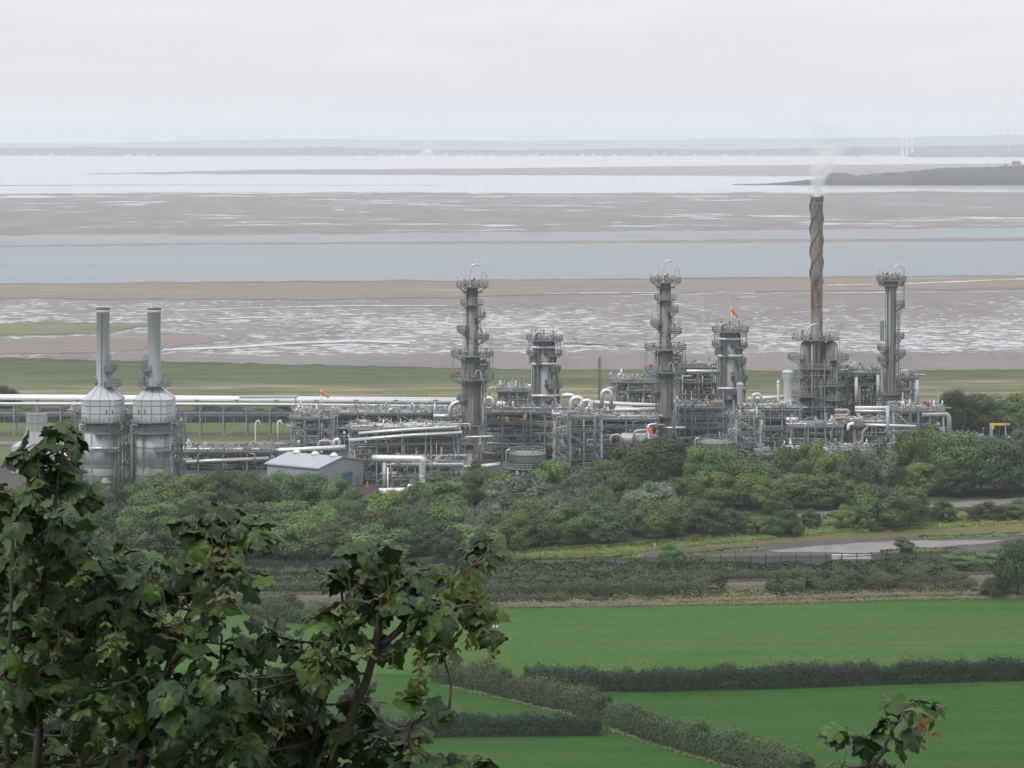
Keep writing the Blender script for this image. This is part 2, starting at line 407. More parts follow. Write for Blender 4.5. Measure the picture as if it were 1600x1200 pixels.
LM = [(60,'the short exhaust stack'),(161,'the left chimney'),(241,'the right chimney'),(350,'the long trestle'),(490,'the grey shed'),(625,'the bent silver pipe'),
      (737,'the left tall column'),(847,'the left fat column'),(945,'the silver pipe loops'),(1040,'the middle tall column'),(1140,'the fat column with windsock'),
      (1275,'the steaming stack'),(1393,'the rightmost column'),(1500,'the pipe rack end'),(1570,'the yellow hoist')]
def landmark(px): return min(LM, key=lambda q: abs(q[0]-px))[1]
ORD = ['', 'second', 'third', 'fourth', 'fifth', 'sixth', 'seventh', 'eighth', 'ninth', 'tenth']
def finish_labels():
    by = {}
    for o, lab, key, word in REG: by.setdefault(lab, []).append((key, o, word))
    for lab, L in by.items():
        L.sort(key=lambda q: q[0])
        for i, (k, o, word) in enumerate(L):
            lab = lab if len(lab.split()) < 13 else lab.replace(' the ',' ',1)
            if len(L) == 1: o['label'] = lab
            elif word is None or len(L) > 10: o['label'] = lab
            elif i == 0: o['label'] = f'{lab}, {word[0]}'
            elif i == len(L)-1: o['label'] = f'{lab}, {word[2]}'
            else: o['label'] = f'{lab}, {ORD[i]} {word[1]}'
LR = ('leftmost', 'from left', 'rightmost')
TB = ('topmost', 'from top', 'lowest')
# ================================================================ SKY, LIGHT, AIR
SUN_EL, SUN_AZ = R(50), R(222)     # azimuth: from +Y clockwise; a veiled sun high behind the right shoulder
world = bpy.data.worlds.new('World'); sc.world = world; world.use_nodes = True
wt = NT(world.node_tree); bg = world.node_tree.nodes['Background']
sky = wt.n('ShaderNodeTexSky', sky_type='NISHITA'); sky.sun_disc = False
sky.sun_elevation = SUN_EL; sky.sun_rotation = SUN_AZ; sky.air_density = 1.0; sky.dust_density = 3.0; sky.ozone_density = 1.0
tc = wt.n('ShaderNodeTexCoord').outputs['Generated']
cn = wt.noise(wt.mapv(tc, (7.0,7.0,55.0)), 1.0, 6, .58, .6)
cloud = wt.ramp(cn, [(.30,(.925,.93,.965)),(.52,(.965,.96,.99)),(.75,(1.02,1.01,1.03))])
sepw = wt.n('ShaderNodeSeparateXYZ'); wt.l(tc, sepw.inputs[0])
cl = wt.n('ShaderNodeVectorMath', operation='SCALE'); wt.l(cloud, cl.inputs[0]); wt.l(wt.math('MULTIPLY_ADD', wt.math('MAXIMUM', sepw.outputs[2], 0.), 6.5, 8.8), cl.inputs['Scale'])
mixed = wt.mix(.86, sky.outputs[0], cl.outputs[0])
wt.l(mixed, bg.inputs['Color']); bg.inputs['Strength'].default_value = .10

sd = bpy.data.lights.new('sun', 'SUN'); so = bpy.data.objects.new('sun', sd); COL.objects.link(so)
sd.energy = 1.5; sd.angle = R(12); sd.color = (1.0,.96,.90)
sdir = Vector((math.sin(SUN_AZ)*math.cos(SUN_EL), math.cos(SUN_AZ)*math.cos(SUN_EL), math.sin(SUN_EL)))
so.rotation_euler = (-sdir).to_track_quat('-Z', 'Y').to_euler(); so.location = (0, -50, 200)

HAZE = .000100
hz = MB().box((0, 10200, 79), (14000, 20800, 162)).build('haze', [], None)
hm, hnt, hb = newmat('haze_air'); hnt.nodes.remove(hb)
pv = hnt.nodes.new('ShaderNodeVolumePrincipled'); pv.inputs['Color'].default_value = (.87,.935,1.0,1); pv.inputs['Density'].default_value = HAZE
pv.inputs['Anisotropy'].default_value = .0
hnt.links.new(pv.outputs[0], hnt.nodes['Material Output'].inputs['Volume'])
hz.data.materials.append(hm); tag(hz, 'pale haze lying over the estuary and far shore', 'haze', None, 'stuff')

# ================================================================ GROUND AND TIDAL FLATS
def hill(y):    # the near hillside under the viewer
    pts = [(-60,82),(0,78.3),(5,76.0),(12,71.0),(40,58),(100,40),(200,14),(262,1.5),(300,0),(1e6,0)]
    for (a, za), (b_, zb) in zip(pts, pts[1:]):
        if a <= y <= b_: return za+(zb-za)*(y-a)/(b_-a)
    return 82 if y < -60 else 0
ys = [-60,-20,0,2,5,8,12,20,40,70,100,150,200,262,290,300,1000,4000,13000,20400]
xs = [-6800,-1000,-300,-100,-40,-10,0,10,40,100,300,1000,6800]
mb = MB(); mb.add([(x, y, hill(y)) for y in ys for x in xs], [(j*len(xs)+i, j*len(xs)+i+1, (j+1)*len(xs)+i+1, (j+1)*len(xs)+i) for j in range(len(ys)-1) for i in range(len(xs)-1)])
struct(mb.build('ground', 'ground'), 'rough grass ground under the plant and down the hillside')

def edge(pts, n=160, amp=0.0, seed=0, freq=.02):
    """polyline of (photo x, photo y) -> n ground points with a natural wobble (in photo rows at that distance)"""
    out = []; xs_ = [p[0] for p in pts]; ys_ = [p[1] for p in pts]
    for i in range(n+1):
        x = xs_[0]+(xs_[-1]-xs_[0])*i/n; y = float(np.interp(x, xs_, ys_))
        if amp: y += amp*(mnoise.noise(Vector((x*freq, seed*7.3, 0)))+.5*mnoise.noise(Vector((x*freq*3.3, seed*3.1, 5)))+.3*mnoise.noise(Vector((x*freq*11, seed*3.1, 9))))
        out.append(G(x, y))
    return out
def sheet(name, far, near, z, mat, label, amp=0, seed=0, n=160, freq=.02):
    a = edge(far, n, amp*(.35 if far[0][1] < 300 else 1), seed, freq); b_ = edge(near, n, amp, seed+1, freq); m = len(a)
    mb = MB(); mb.add([(p[0], p[1], z) for p in b_]+[(p[0], p[1], z) for p in a], [(i, i+1, m+i+1, m+i) for i in range(m-1)])
    # three rows so that the 'edge' value (0 at the rim, 1 inside) can fray the rim
    o_ = [(p[0], p[1], z) for p in b_]; q_ = [(p[0], p[1], z) for p in a]; mb = MB()
    mid = [tuple(u*.5+w*.5 for u, w in zip(e, f_)) for e, f_ in zip(o_, q_)]
    mb.add(o_+mid+q_, [(r*m+i, r*m+i+1, (r+1)*m+i+1, (r+1)*m+i) for r in (0, 1) for i in range(m-1)])
    o = mb.build(name, mat); at = o.data.attributes.new('edge', 'FLOAT', 'POINT'); k = 3.0 if name == 'salt_marsh' else 1.0
    at.data.foreach_set('value', [0.]*m+[k]*m+[0.]*m); return struct(o, label)
sheet('mudflat', [(-1500,242.6),(3100,242.6)], [(-1500,556),(0,559),(400,568),(800,577),(1100,580),(1600,578),(3000,570)], .05, 'mud', 'grey tidal mudflat with shining pools beyond the plant', 2.5, 3, 400, .05)
sheet('salt_marsh', [(-1500,556.5),(0,559.5),(400,567.5),(800,575),(1100,578),(1600,576),(3000,570)], [(-1500,650),(3000,650)], .09, 'marsh', 'green and tan salt marsh strip behind the plant', 2.0, 5, 400, .05)
sheet('sea', [(-1500,243.4),(3100,243.4)], [(-1500,301),(0,303),(400,300),(800,301),(1600,300),(3000,300)], .10, 'sea', 'bright still tidal water below the far shore', 1.8, 8, 300, .01)
sheet('sandbank', [(130,271.5),(400,265),(800,262),(1200,257),(1700,254),(3000,254)], [(130,272),(400,273),(800,275),(1200,277),(1700,275),(3000,276)], .16, 'sand_far', 'long far grey sandbank in the bright water', .9, 11)
sheet('sandbank', [(-1500,288),(0,289),(300,288.6),(700,289.5)], [(-1500,291),(0,290.6),(300,289.4),(700,289.9)], .16, 'sand_far', 'thin dark sandbank line at the left of the bright water', .3, 12)
sheet('sandbank', [(-600,303),(0,303.5),(800,302.5),(1600,302),(3000,302)], [(-600,305),(0,305),(800,304.5),(1600,305),(3000,305)], .16, 'sand_far', 'dark sandbank edge along the near side of the bright water', .6, 13)
sheet('channel', [(-1500,372),(0,368),(500,366),(1000,361),(1600,356),(3000,350)], [(-1500,446),(0,443),(800,437),(1600,430),(3000,425)], .12, 'channel', 'wide blue grey tidal channel between the mudflats', 2.0, 15, 300, .015)
sheet('sandbank', [(-1500,388),(0,384),(300,380),(800,376.5),(1600,371),(3000,366)], [(-1500,391),(0,386.5),(300,383),(800,381.5),(1600,377.5),(3000,374)], .18, 'sand_far', 'narrow mud bar lying in the tidal channel', .9, 18)
sheet('sandbank', [(-1500,445),(0,442.5),(800,436.5),(1600,429.5),(3000,424)], [(-1500,470),(0,470),(500,472),(900,463),(1600,453),(3000,450)], .15, 'sand', 'brown sandbank along the near side of the channel', 2.2, 20, 300, .012)
sheet('sandbank', [(-900,525),(0,527),(120,524),(250,520),(340,525),(360,529)], [(-900,560),(0,556),(120,555),(250,548),(340,534),(360,530)], .13, 'sand_pale', 'pale sand spit behind the two chimneys', 2.0, 22)
sheet('grass_spit', [(-900,496),(0,501),(120,500),(200,503),(236,508)], [(-900,534),(0,533),(60,527),(150,524),(210,514),(236,509)], .20, 'spit', 'low green grass spit on the mud left of the chimneys', 2.5, 24)
# rivulets of standing water on the flats
for k, (pts, w) in enumerate([([(270,486),(420,481),(560,478),(700,478)], 1.2), ([(285,500),(400,497),(480,496),(600,490),(660,487)], 1.0), ([(255,547),(360,543),(470,536),(560,533),(640,536)], 3.5),
                              ([(880,536),(960,540),(1020,545)], .8), ([(1290,446),(1400,444),(1600,436)], 1.0), ([(1000,461),(1300,458),(1660,456)], .8), ([(850,459),(1000,457.5),(1180,457)], .7)]):
    sheet('tidal_pool', [(x, y-w/2) for x, y in pts], [(x, y+w/2) for x, y in pts], .19, 'gravel' if k == 3 else 'sea', ['thin curved runnel of water right of the chimneys','lower curved runnel right of the chimneys','broad pale pool behind the right chimney','dark runnel behind the silver pipe loops','bright pool line on the sandbank right of the stack','long bright pool line under the brown sandbank','short bright pool line beside the middle tall column'][k], .8, 30+k, 120, .03)

# plant apron, lawn, paths, yard, fields
sheet('plant_yard', [(-1200,690),(400,692),(700,668),(1600,665),(2800,665)], [(-1200,800),(400,790),(1000,760),(1600,735),(2800,735)], .05, 'gravel', 'dark gravel yard under the process plant')
sheet('lawn', [(-600,655),(700,655)], [(-600,692),(700,692)], .13, 'lawn', 'bright grass strip under the long trestle')
sheet('lawn', [(-600,698),(470,698)], [(-600,727),(470,727)], .13, 'lawn', 'second grass strip in front of the grey path')
sheet('path', [(-600,691),(470,690)], [(-600,697),(470,695)], .17, 'pathway', 'grey path crossing the grass below the trestle')
sheet('path', [(1100,818),(1200,809),(1300,798),(1420,792),(1520,783),(1700,772)], [(1100,826),(1200,815),(1300,804),(1420,797),(1520,792),(1700,783)], .09, 'pathway', 'grey access road behind the lone bushes at right', .6, 41)
sheet('verge', [(700,860),(1000,848),(1180,822),(1300,812),(1450,812),(1700,795)], [(700,886),(1000,869),(1180,853),(1300,846),(1450,840),(1700,829)], .07, 'verge', 'ragged yellow brown verge beside the yard', 1.5, 43)
sheet('yard', [(780,881),(950,870),(1100,858),(1180,851),(1300,844),(1450,838),(1700,827)], [(780,886),(950,885),(1100,884),(1300,883),(1450,872),(1700,862)], .11, 'asphalt', 'dark worn asphalt yard behind the green fence', 1.0, 45)
sheet('concrete_slab', [(1205,861),(1270,855),(1350,849),(1420,846),(1520,845),(1570,845)], [(1205,862),(1270,864),(1350,865),(1420,860),(1520,852),(1570,846)], .16, 'concrete', 'pale worn concrete slab in the asphalt yard', 1.6, 47)
sheet('concrete_slab', [(1480,838.5),(1560,836),(1640,833)], [(1480,839.5),(1560,838),(1640,835.6)], .16, 'concrete', 'thin pale concrete strip at the far right of the yard', .6, 48)
sheet('field', [(-700,968),(300,958),(780,948),(1250,944),(1430,934),(1700,932),(2600,925)], [(-700,1075),(500,1060),(800,1070),(1100,1078),(1700,1062),(2600,1050)], .06, 'field', 'bright green mown field above the long hedge', .6, 50)
sheet('field', [(560,1052),(800,1064),(1100,1076),(1700,1060),(2600,1048)], [(560,1300),(2600,1300)], .10, 'field2', 'deeper green field right of the winding hedge', .5, 52)
sheet('field', [(-700,1090),(300,1050),(690,1056),(960,1118),(960,1121)], [(-700,1330),(960,1330)], .14, 'field2', 'green field in front of the lower left hedge', .5, 54)
# ================================================================ PROCESS PLANT: towers
def handrail_mb(pts, posts_every=1.3, h=1.15, r=.058, closed=False):
    """guard rail along a polyline of deck points"""
    mb = MB(); P = [Vector(p) for p in pts]
    for dz in (h, h*.52): mb.tube([p+Vector((0,0,dz)) for p in P], r, 4, closed)
    mb.tube([p+Vector((0,0,.09)) for p in P], r*1.3, 4, closed)
    seg = list(zip(P, P[1:]+([P[0]] if closed else [])))
    for a, b_ in seg:
        L = (b_-a).length; n = max(1, round(L/posts_every))
        for i in range(n+1 if (not closed and (a, b_) == seg[-1]) else n):
            q = a.lerp(b_, i/n); mb.bar(q, q+Vector((0,0,h)), r*2)
    return mb
def arc(r, a0, a1, z, n=12, c=(0,0)):
    return [(c[0]+r*math.cos(a0+(a1-a0)*i/n), c[1]+r*math.sin(a0+(a1-a0)*i/n), z) for i in range(n+1)]
def platform(root, z, rin, rout, a0=0, a1=2*PI, mat='rail_grey', brackets=True, c=(0,0), rails=True, label=None):
    full = abs(a1-a0-2*PI) < 1e-6; rout = rin+(rout-rin)*1.14
    d = MB().ring(z-.16, z, rin+.02, rout, a0, a1, (c[0],c[1],0), 18 if full else 10).build('platform', 'grating', root)
    if rails:
        pts = arc(rout-.06, a0, a1, z, 16 if full else 9, c)
        if full: pts = pts[:-1]
        else: pts = [(c[0]+(rin+.1)*math.cos(a0), c[1]+(rin+.1)*math.sin(a0), z)]+pts+[(c[0]+(rin+.1)*math.cos(a1), c[1]+(rin+.1)*math.sin(a1), z)]
        handrail_mb(pts, 1.1, closed=full).build('handrail', mat, d)
    if brackets:
        n = 8 if full else 4
        for i in range(n):
            a = a0+(a1-a0)*(i+.5)/n; ca, sa = math.cos(a), math.sin(a); ext = rout-rin
            MB().bar((c[0]+rin*ca*.98, c[1]+rin*sa*.98, z-.2-min(1.6, ext*.8)), (c[0]+(rout-.25)*ca, c[1]+(rout-.25)*sa, z-.2), .11).build('bracket', mat, d)
    return d
def ladder(root, x, y, z0, z1, cage=True, mat='rail_grey', ang=None):
    """caged ladder whose climber faces +/-; ang = direction away from the shell"""
    ang = -PI/2 if ang is None else ang
    ca, sa = math.cos(ang), math.sin(ang); tx, ty = -sa, ca; mb = MB()
    for s in (-.25, .25): mb.bar((x+tx*s, y+ty*s, z0), (x+tx*s, y+ty*s, z1), .07)
    k = z0+.3
    while k < z1: mb.bar((x-tx*.25, y-ty*.25, k), (x+tx*.25, y+ty*.25, k), .045); k += .6
    if cage:
        k = z0+2.4
        while k <= z1+.01:
            mb.tube([(x+tx*.38*math.cos(t_)+ca*.75*math.sin(t_), y+ty*.38*math.cos(t_)+sa*.75*math.sin(t_), k) for t_ in [PI*i/6 for i in range(7)]], .04, 4); k += 1.5
        for t_ in (PI*.25, PI*.5, PI*.75):
            q = (x+tx*.38*math.cos(t_)+ca*.75*math.sin(t_), y+ty*.38*math.cos(t_)+sa*.75*math.sin(t_)); mb.bar((*q, z0+2.4), (*q, z1), .05)
    return mb.build('ladder', mat, root)
def top_valves(root, z, R_, n=5, seed=1, mat='steel_dark'):
    rr = random.Random(seed)
    for i in range(n):
        a = 2*PI*i/n+rr.uniform(-.4,.4); x, y = R_*rr.uniform(.25,.85)*math.cos(a), R_*rr.uniform(.25,.85)*math.sin(a); h = rr.uniform(1.0,2.3)
        mb = MB().lathe([(.16,0),(.16,h*.35),(.30,h*.37),(.30,h*.5),(.17,h*.55),(.14,h*.8),(.24,h*.82),(.2,h)], (x, y, z), 8)
        mb.tube(rounded([(x, y, z+h*.45), (x+.6, y, z+h*.45), (x+.6, y, z+.1)], .2, 3), .09, 6)
        mb.build('valve', mat if i % 2 else 'galv', root)

def slim_column(name):
    """tall stepped distillation column with galleries, gooseneck vent and side pipework (local metres)"""
    t = thing(name, '', 'column')
    MB().lathe([(2.0,0),(2.0,.5),(1.48,.55),(1.48,9.6),(1.95,10.2),(1.95,25.2),(1.9,26.0),(1.18,28.0),(1.18,43.3),(.9,44.1),(.3,44.5)], n=24).build('shell', 'shell', t)
    rg = MB()
    for z in (3.4, 14.2, 18.3, 22.8): rg.ring(z, z+.14, 1.4, 2.03 if z > 10 else 1.58)
    for z in (30.0, 35.2, 38.2, 41.5): rg.ring(z, z+.12, 1.1, 1.27)
    rg.build('stiffening_ring', 'pipe_grey', t)
    platform(t, 43.75, 1.15, 3.6)
    platform(t, 42.4, 1.15, 2.3, brackets=False, rails=False)
    platform(t, 39.4, 1.15, 2.7, PI*.75, PI*1.9)
    platform(t, 33.0, 1.15, 3.5, PI*.72, PI*1.28)
    platform(t, 31.0, 1.15, 3.7, -PI*.3, PI*.28)
    platform(t, 27.0, 1.9, 4.8)
    platform(t, 21.3, 1.9, 4.9)
    platform(t, 16.2, 1.9, 3.4, PI*.7, PI*1.3)
    platform(t, 10.1, 1.9, 3.2)
    platform(t, 36.4, 1.15, 3.0, -PI*.45, PI*.15)
    platform(t, 24.2, 1.9, 4.0, -PI*.35, PI*.2)
    platform(t, 5.6, 1.5, 3.0, PI*.8, PI*1.6)
    for (x, y, z0, z1, r) in ((-2.2,-1.5,10,27,.13),(2.0,-1.5,10,21,.16),(1.3,-.9,27,43,.11),(-1.35,-.5,28,42,.1),(.2,-2.15,2,20,.12)): MB().tube([(x,y,z0),(x,y,z1)], r, 7).build('pipe', 'pipe_grey', t)
    for (x, y, a, z0, z1) in ((1.4,-.6,-PI*.15,31,39),(2.6,-1.2,-PI*.2,10,27),(-2.5,-.8,PI*1.1,10,16)): ladder(t, x, y, z0, z1, ang=a)
    pr = MB()
    for x in (-3.6, 3.5): pr.bar((x,-.9,43.75),(x,-.9,46.4),.12)
    for x, z0, z1 in ((-3.2,33,36.4),(3.4,31,34.2),(4.6,27,30.2),(-5.2,27,31),(5.0,21.3,27),(-5.0,21.3,27),(3.3,10.1,13)): pr.bar((x,-.8,z0),(x,-.8,z1),.12)
    for x in (-4.6, -2.6): pr.bar((x, -1.2, 21.3), (x, -1.2, 30.5 if x < -4 else 27), .14)
    pr.bar((-4.6,-1.2,30.5), (-2.9,-1.2,30.5), .1); pr.bar((4.3,-1.4,21.3), (4.3,-1.4,27), .14)
    pr.build('gallery_post', 'galv', t)
    for (x, y, a, z0, z1) in ((-1.5,-.9,PI*1.2,27,39.4),(-1.4,-.8,PI*1.2,39.4,43.6),(.5,-2.0,-PI*.4,10.1,21.3),(-2.2,-1.4,PI*1.2,0,10),(1.6,-1.4,-PI*.3,21.3,27)): ladder(t, x, y, z0, z1, ang=a)
    # gooseneck vent and lightning rods
    MB().tube(rounded([(-.9,0,43.8),(-.8,0,47.2),(.2,0,49.3),(1.8,0,48.9)], 1.6, 6), .17, 8).build('vent_pipe', 'silver', t)
    MB().tube(rounded([(2.3,-.6,43.8),(2.3,-.6,47.2),(3.2,-.6,47.2),(3.4,-.6,46.2)], .5), .07, 5).tube([(-1.6,.5,43.8),(-1.6,.5,47)], .06, 5).build('vent_pipe', 'galv', t)
    top_valves(t, 43.75, 3.0, 7, 3); top_valves(t, 31.0, 3.2, 3, 5); top_valves(t, 27.0, 4.2, 6, 8); top_valves(t, 33.0, 2.8, 2, 9); top_valves(t, 21.3, 4.3, 5, 10)
    # piping
    MB().tube(rounded([(-2.0,-2.1,25.6),(4.0,-2.2,25.6),(4.0,-2.2,23.2),(3.4,-2.2,21.9)], .7), .3, 10).build('pipe', 'pipe_grey', t)
    MB().tube(rounded([(1.0,-2.6,21.9),(1.0,-2.6,23.6),(1.9,-2.6,23.6),(2.6,-2.6,20.0),(4.1,-2.6,19.7)], .9), .33, 10).build('pipe', 'silver_dull', t)
    MB().tube(rounded([(-1.7,-2.2,7.3),(5.0,-2.3,7.5)], .3), .27, 10).build('pipe', 'silver', t)
    MB().tube(rounded([(2.6,-1.6,19.5),(2.6,-1.6,3.5),(5.4,-1.6,3.2)], .6), .26, 10).build('pipe', 'pipe_grey', t)
    MB().tube([(3.3,-1.2,21),(3.3,-1.2,2)], .16, 8).build('pipe', 'galv', t)
    MB().tube([(-2.35,-.6,27),(-2.35,-.6,1)], .14, 8).build('pipe', 'galv', t)
    MB().tube(rounded([(-1.25,-.4,43),(-1.25,-.4,28),(-2.2,-.6,27)], .3), .12, 8).build('pipe', 'galv', t)
    MB().tube(rounded([(.5,-1.2,43),(.5,-1.4,30.2),(1.7,-1.7,27)], .3), .15, 8).build('pipe', 'pipe_grey', t)
    MB().box((-3.4,-3.0,22.9),(.8,.5,.8)).build('alarm_box', 'red', t)
    return t
def fat_column(name):
    t = thing(name, '', 'column')
    MB().lathe([(2.3,0),(2.3,.5),(2.05,.6),(2.05,27.6),(1.9,28.4),(1.2,29.3),(.3,29.6)], n=28).build('shell', 'shell_pale', t)
    platform(t, 28.2, 2.0, 4.4)
    platform(t, 24.3, 2.05, 4.2, -PI*.38, PI*.3); platform(t, 24.6, 2.05, 4.4, PI*.75, PI*1.3)
    platform(t, 19.8, 2.05, 3.4, PI*.8, PI*1.25); platform(t, 20.4, 2.05, 3.9, -PI*.3, PI*.25); platform(t, 16.0, 2.05, 4.2, -PI*.4, PI*.3); platform(t, 11.5, 2.05, 3.6)
    pr = MB()
    for z0, z1, x in ((24.3,28.2,4.1),(24.6,28.2,-4.1),(16,20.4,3.8)): pr.bar((x,-.8,z0),(x,-.8,z1),.12); pr.bar((x,.8,z0),(x,.8,z1),.12)
    pr.build('gallery_post', 'galv', t)
    for z, x1 in ((22.2,3.2),(14.1,3.6),(26.4,2.6)):
        MB().tube([(-3.4,-2.7,z),(x1,-2.7,z)], .34, 10).build('pipe', 'silver', t)
    MB().tube(rounded([(1.6,-2.75,14.1),(2.6,-2.75,13.4),(2.9,-2.75,12),(2.9,-2.75,-1),(.2,-2.8,-1.2)], 1.0), .45, 10).build('pipe', 'silver_dull', t)
    MB().tube(rounded([(-2.7,-1.9,2),(-2.7,-1.9,29.9),(-.9,-1.6,30.4),(-.9,-1.6,27)], 1.0, 6), .36, 10).build('pipe', 'silver_dull', t)
    MB().tube(rounded([(-1.75,-2.3,3),(-1.75,-2.3,27.4),(-.4,-1.9,28.0)], .9, 6), .30, 10).build('pipe', 'pipe_grey', t)
    MB().tube([(-3.3,-1.2,3),(-3.3,-1.2,24)], .18, 8).build('pipe', 'galv', t)
    MB().tube(rounded([(2.3,-1.0,28),(2.6,-1.0,22.5),(3.4,-1.0,17),(3.4,-1.0,6)], .6), .22, 8).build('pipe', 'pipe_dark', t)
    for (x, y, a, z0, z1) in ((2.4,-1.2,-PI*.2,16,24.3),(-3.0,-.7,PI*1.15,11.5,19.8),(3.2,.2,0,24.3,28.2)): ladder(t, x, y, z0, z1, ang=a)
    for (x, y, z0, z1, r) in ((2.0,-1.4,11,28,.14),(-2.2,-.9,3,28,.14),(.9,-2.2,14,28,.12),(2.9,-1.6,16,24,.16)): MB().tube([(x,y,z0),(x,y,z1)], r, 7).build('pipe', 'pipe_grey', t)
    for (x, y, a, z0, z1) in ((3.0,.2,-.3,11.5,16),(-3.3,.3,PI,19.8,28)): ladder(t, x, y, z0, z1, ang=a)
    platform(t, 12.8, 2.05, 3.8, -PI*.5, PI*.2); platform(t, 22.4, 2.05, 3.6, PI*.85, PI*1.4)
    top_valves(t, 28.2, 3.9, 9, 23); top_valves(t, 24.3, 3.2, 4, 21); top_valves(t, 16, 3.6, 4, 22); top_valves(t, 20.4, 3.4, 3, 25)
    MB().tube(rounded([(2.7,-.6,28.2),(2.7,-.6,30.2),(3.9,-.6,31.3),(5.6,-.6,31.4)], 1.2, 5), .09, 6).tube(rounded([(-3.5,0,28.2),(-3.4,0,31.0),(-2.4,0,31.6),(-1.8,0,31.0)], .8, 5), .08, 6).build('vent_pipe', 'galv', t)
    for x in (-2.3, -.2, 2.2): MB().lathe([(.14,0),(.22,1.2),(.12,1.25),(.12,2.2),(.2,2.25),(.05,2.7)], (x,-.6,28.2), 8).build('relief_valve', 'steel_dark', t)
    return t

ca_ = slim_column('distillation_column'); ca_.location = (GX(738,608), 608, 0); ca_['label'] = 'tall stepped grey column with galleries and gooseneck, left of the three slim ones'
cb_ = copy_tree(ca_); cb_.location = (GX(1040,627), 627, 0); cb_.rotation_euler.z = R(-7); cb_['label'] = 'tall stepped grey column with galleries, in the middle behind the white pole windsock'
for o in (ca_, cb_): o['group'] = 'tall slim columns'
fc = fat_column('process_column'); fc.location = (GX(851,640), 640, 0); fc['label'] = 'thick pale column with two riser pipes, the left one without a windsock'
fd = copy_tree(fc); fd.location = (GX(1141,652), 652, 0); fd.scale = (1.02,1.02,1.045); fd['label'] = 'thick pale column with two riser pipes and an orange windsock on top'
for o in (fc, fd): o['group'] = 'thick pale columns'

def right_column():
    t = thing('distillation_column', 'grey column at far right with crowded square top deck and green side box', 'column', (GX(1392,640), 640, 0), 0, 'tall slim columns')
    MB().lathe([(2.0,0),(2.0,.5),(1.55,.6),(1.55,13.5),(1.42,14),(1.42,41.0),(1.9,42.0),(1.9,42.8),(.8,43.6)], n=24).build('shell', 'shell', t)
    rg = MB()
    for z in (9, 13.6, 18, 23, 28, 33, 38): rg.ring(z, z+.12, 1.35, 1.52 if z > 14 else 1.66)
    rg.build('stiffening_ring', 'pipe_grey', t)
    # square top deck on two levels
    for z, hx in ((43.4, 3.4), (42.2, 2.9)):
        d = MB().box((0.1, 0, z-.1), (hx*2, hx*1.7, .2)).build('platform', 'grating', t)
        y = hx*.85; handrail_mb([(-hx+.1,-y,z),(hx+.1,-y,z),(hx+.1,y,z),(-hx+.1,y,z)], 1.1, closed=True).build('handrail', 'rail_grey', d)
    pr = MB()
    for x in (3.3,): 
        for y in (-1.2, 1.2): pr.bar((x,y,36.2),(x,y,46.6),.13)
    pr.bar((-3.2,-2.6,42),(-3.2,-2.6,46.8),.09); pr.bar((3.3,-1.2,46.6),(1.8,-1.2,46.6),.08); pr.bar((1.2,-1.2,34.2),(3.3,-1.2,36.8),.15); pr.bar((3.3,-1.2,36.4),(1.2,-1.2,36.4),.13); pr.bar((3.3,-1.2,39.4),(1.2,-1.2,39.4),.1)
    pr.build('gallery_post', 'galv', t)
    platform(t, 37.0, 1.4, 3.3, -PI*.3, PI*.2)
    platform(t, 28.7, 1.4, 3.2, -PI*.3, PI*.3); platform(t, 24.3, 1.4, 3.5, -PI*.35, PI*.3); platform(t, 25.6, 1.4, 3.2, PI*.7, PI*1.3); platform(t, 22.6, 1.4, 3.2, PI*.7, PI*1.3); platform(t, 14.4, 1.5, 2.9); platform(t, 12.2, 1.5, 2.6, -PI, 0)
    MB().box((-2.3,-.5,30.6),(1.0,.9,5.2)).build('side_box', 'stack_green', t)
    for (x, y, r_, z0, z1, mt) in ((-.5,-1.6,.22,8,41,'pipe_grey'),(.5,-1.7,.18,8,40,'pipe_dark'),(-2.3,-.6,.34,4,21.5,'shell'),(1.9,-.6,.2,10,35,'galv'),(-1.3,-1.3,.14,8,41,'galv')):
        MB().tube([(x,y,z0),(x,y,z1)], r_, 8).build('pipe', mt, t)
    MB().tube(rounded([(-1.2,-2.0,12.4),(2.2,-2.0,12.4)], .3), .3, 8).build('pipe', 'silver', t)
    MB().tube(rounded([(.4,-.3,43.4),(.5,-.3,46.3),(1.5,-.3,47.4),(2.5,-.3,46.9)], 1.0, 6), .14, 8).build('vent_pipe', 'silver', t)
    top_valves(t, 43.4, 3.2, 14, 41, 'galv'); top_valves(t, 24.3, 2.8, 3, 43)
    for (x, y, a, z0, z1) in ((1.6,-1.0,-PI*.2,24.3,37),(-1.6,-1.0,PI*1.2,14.4,25.6)): ladder(t, x, y, z0, z1, ang=a)
    return t
right_column()

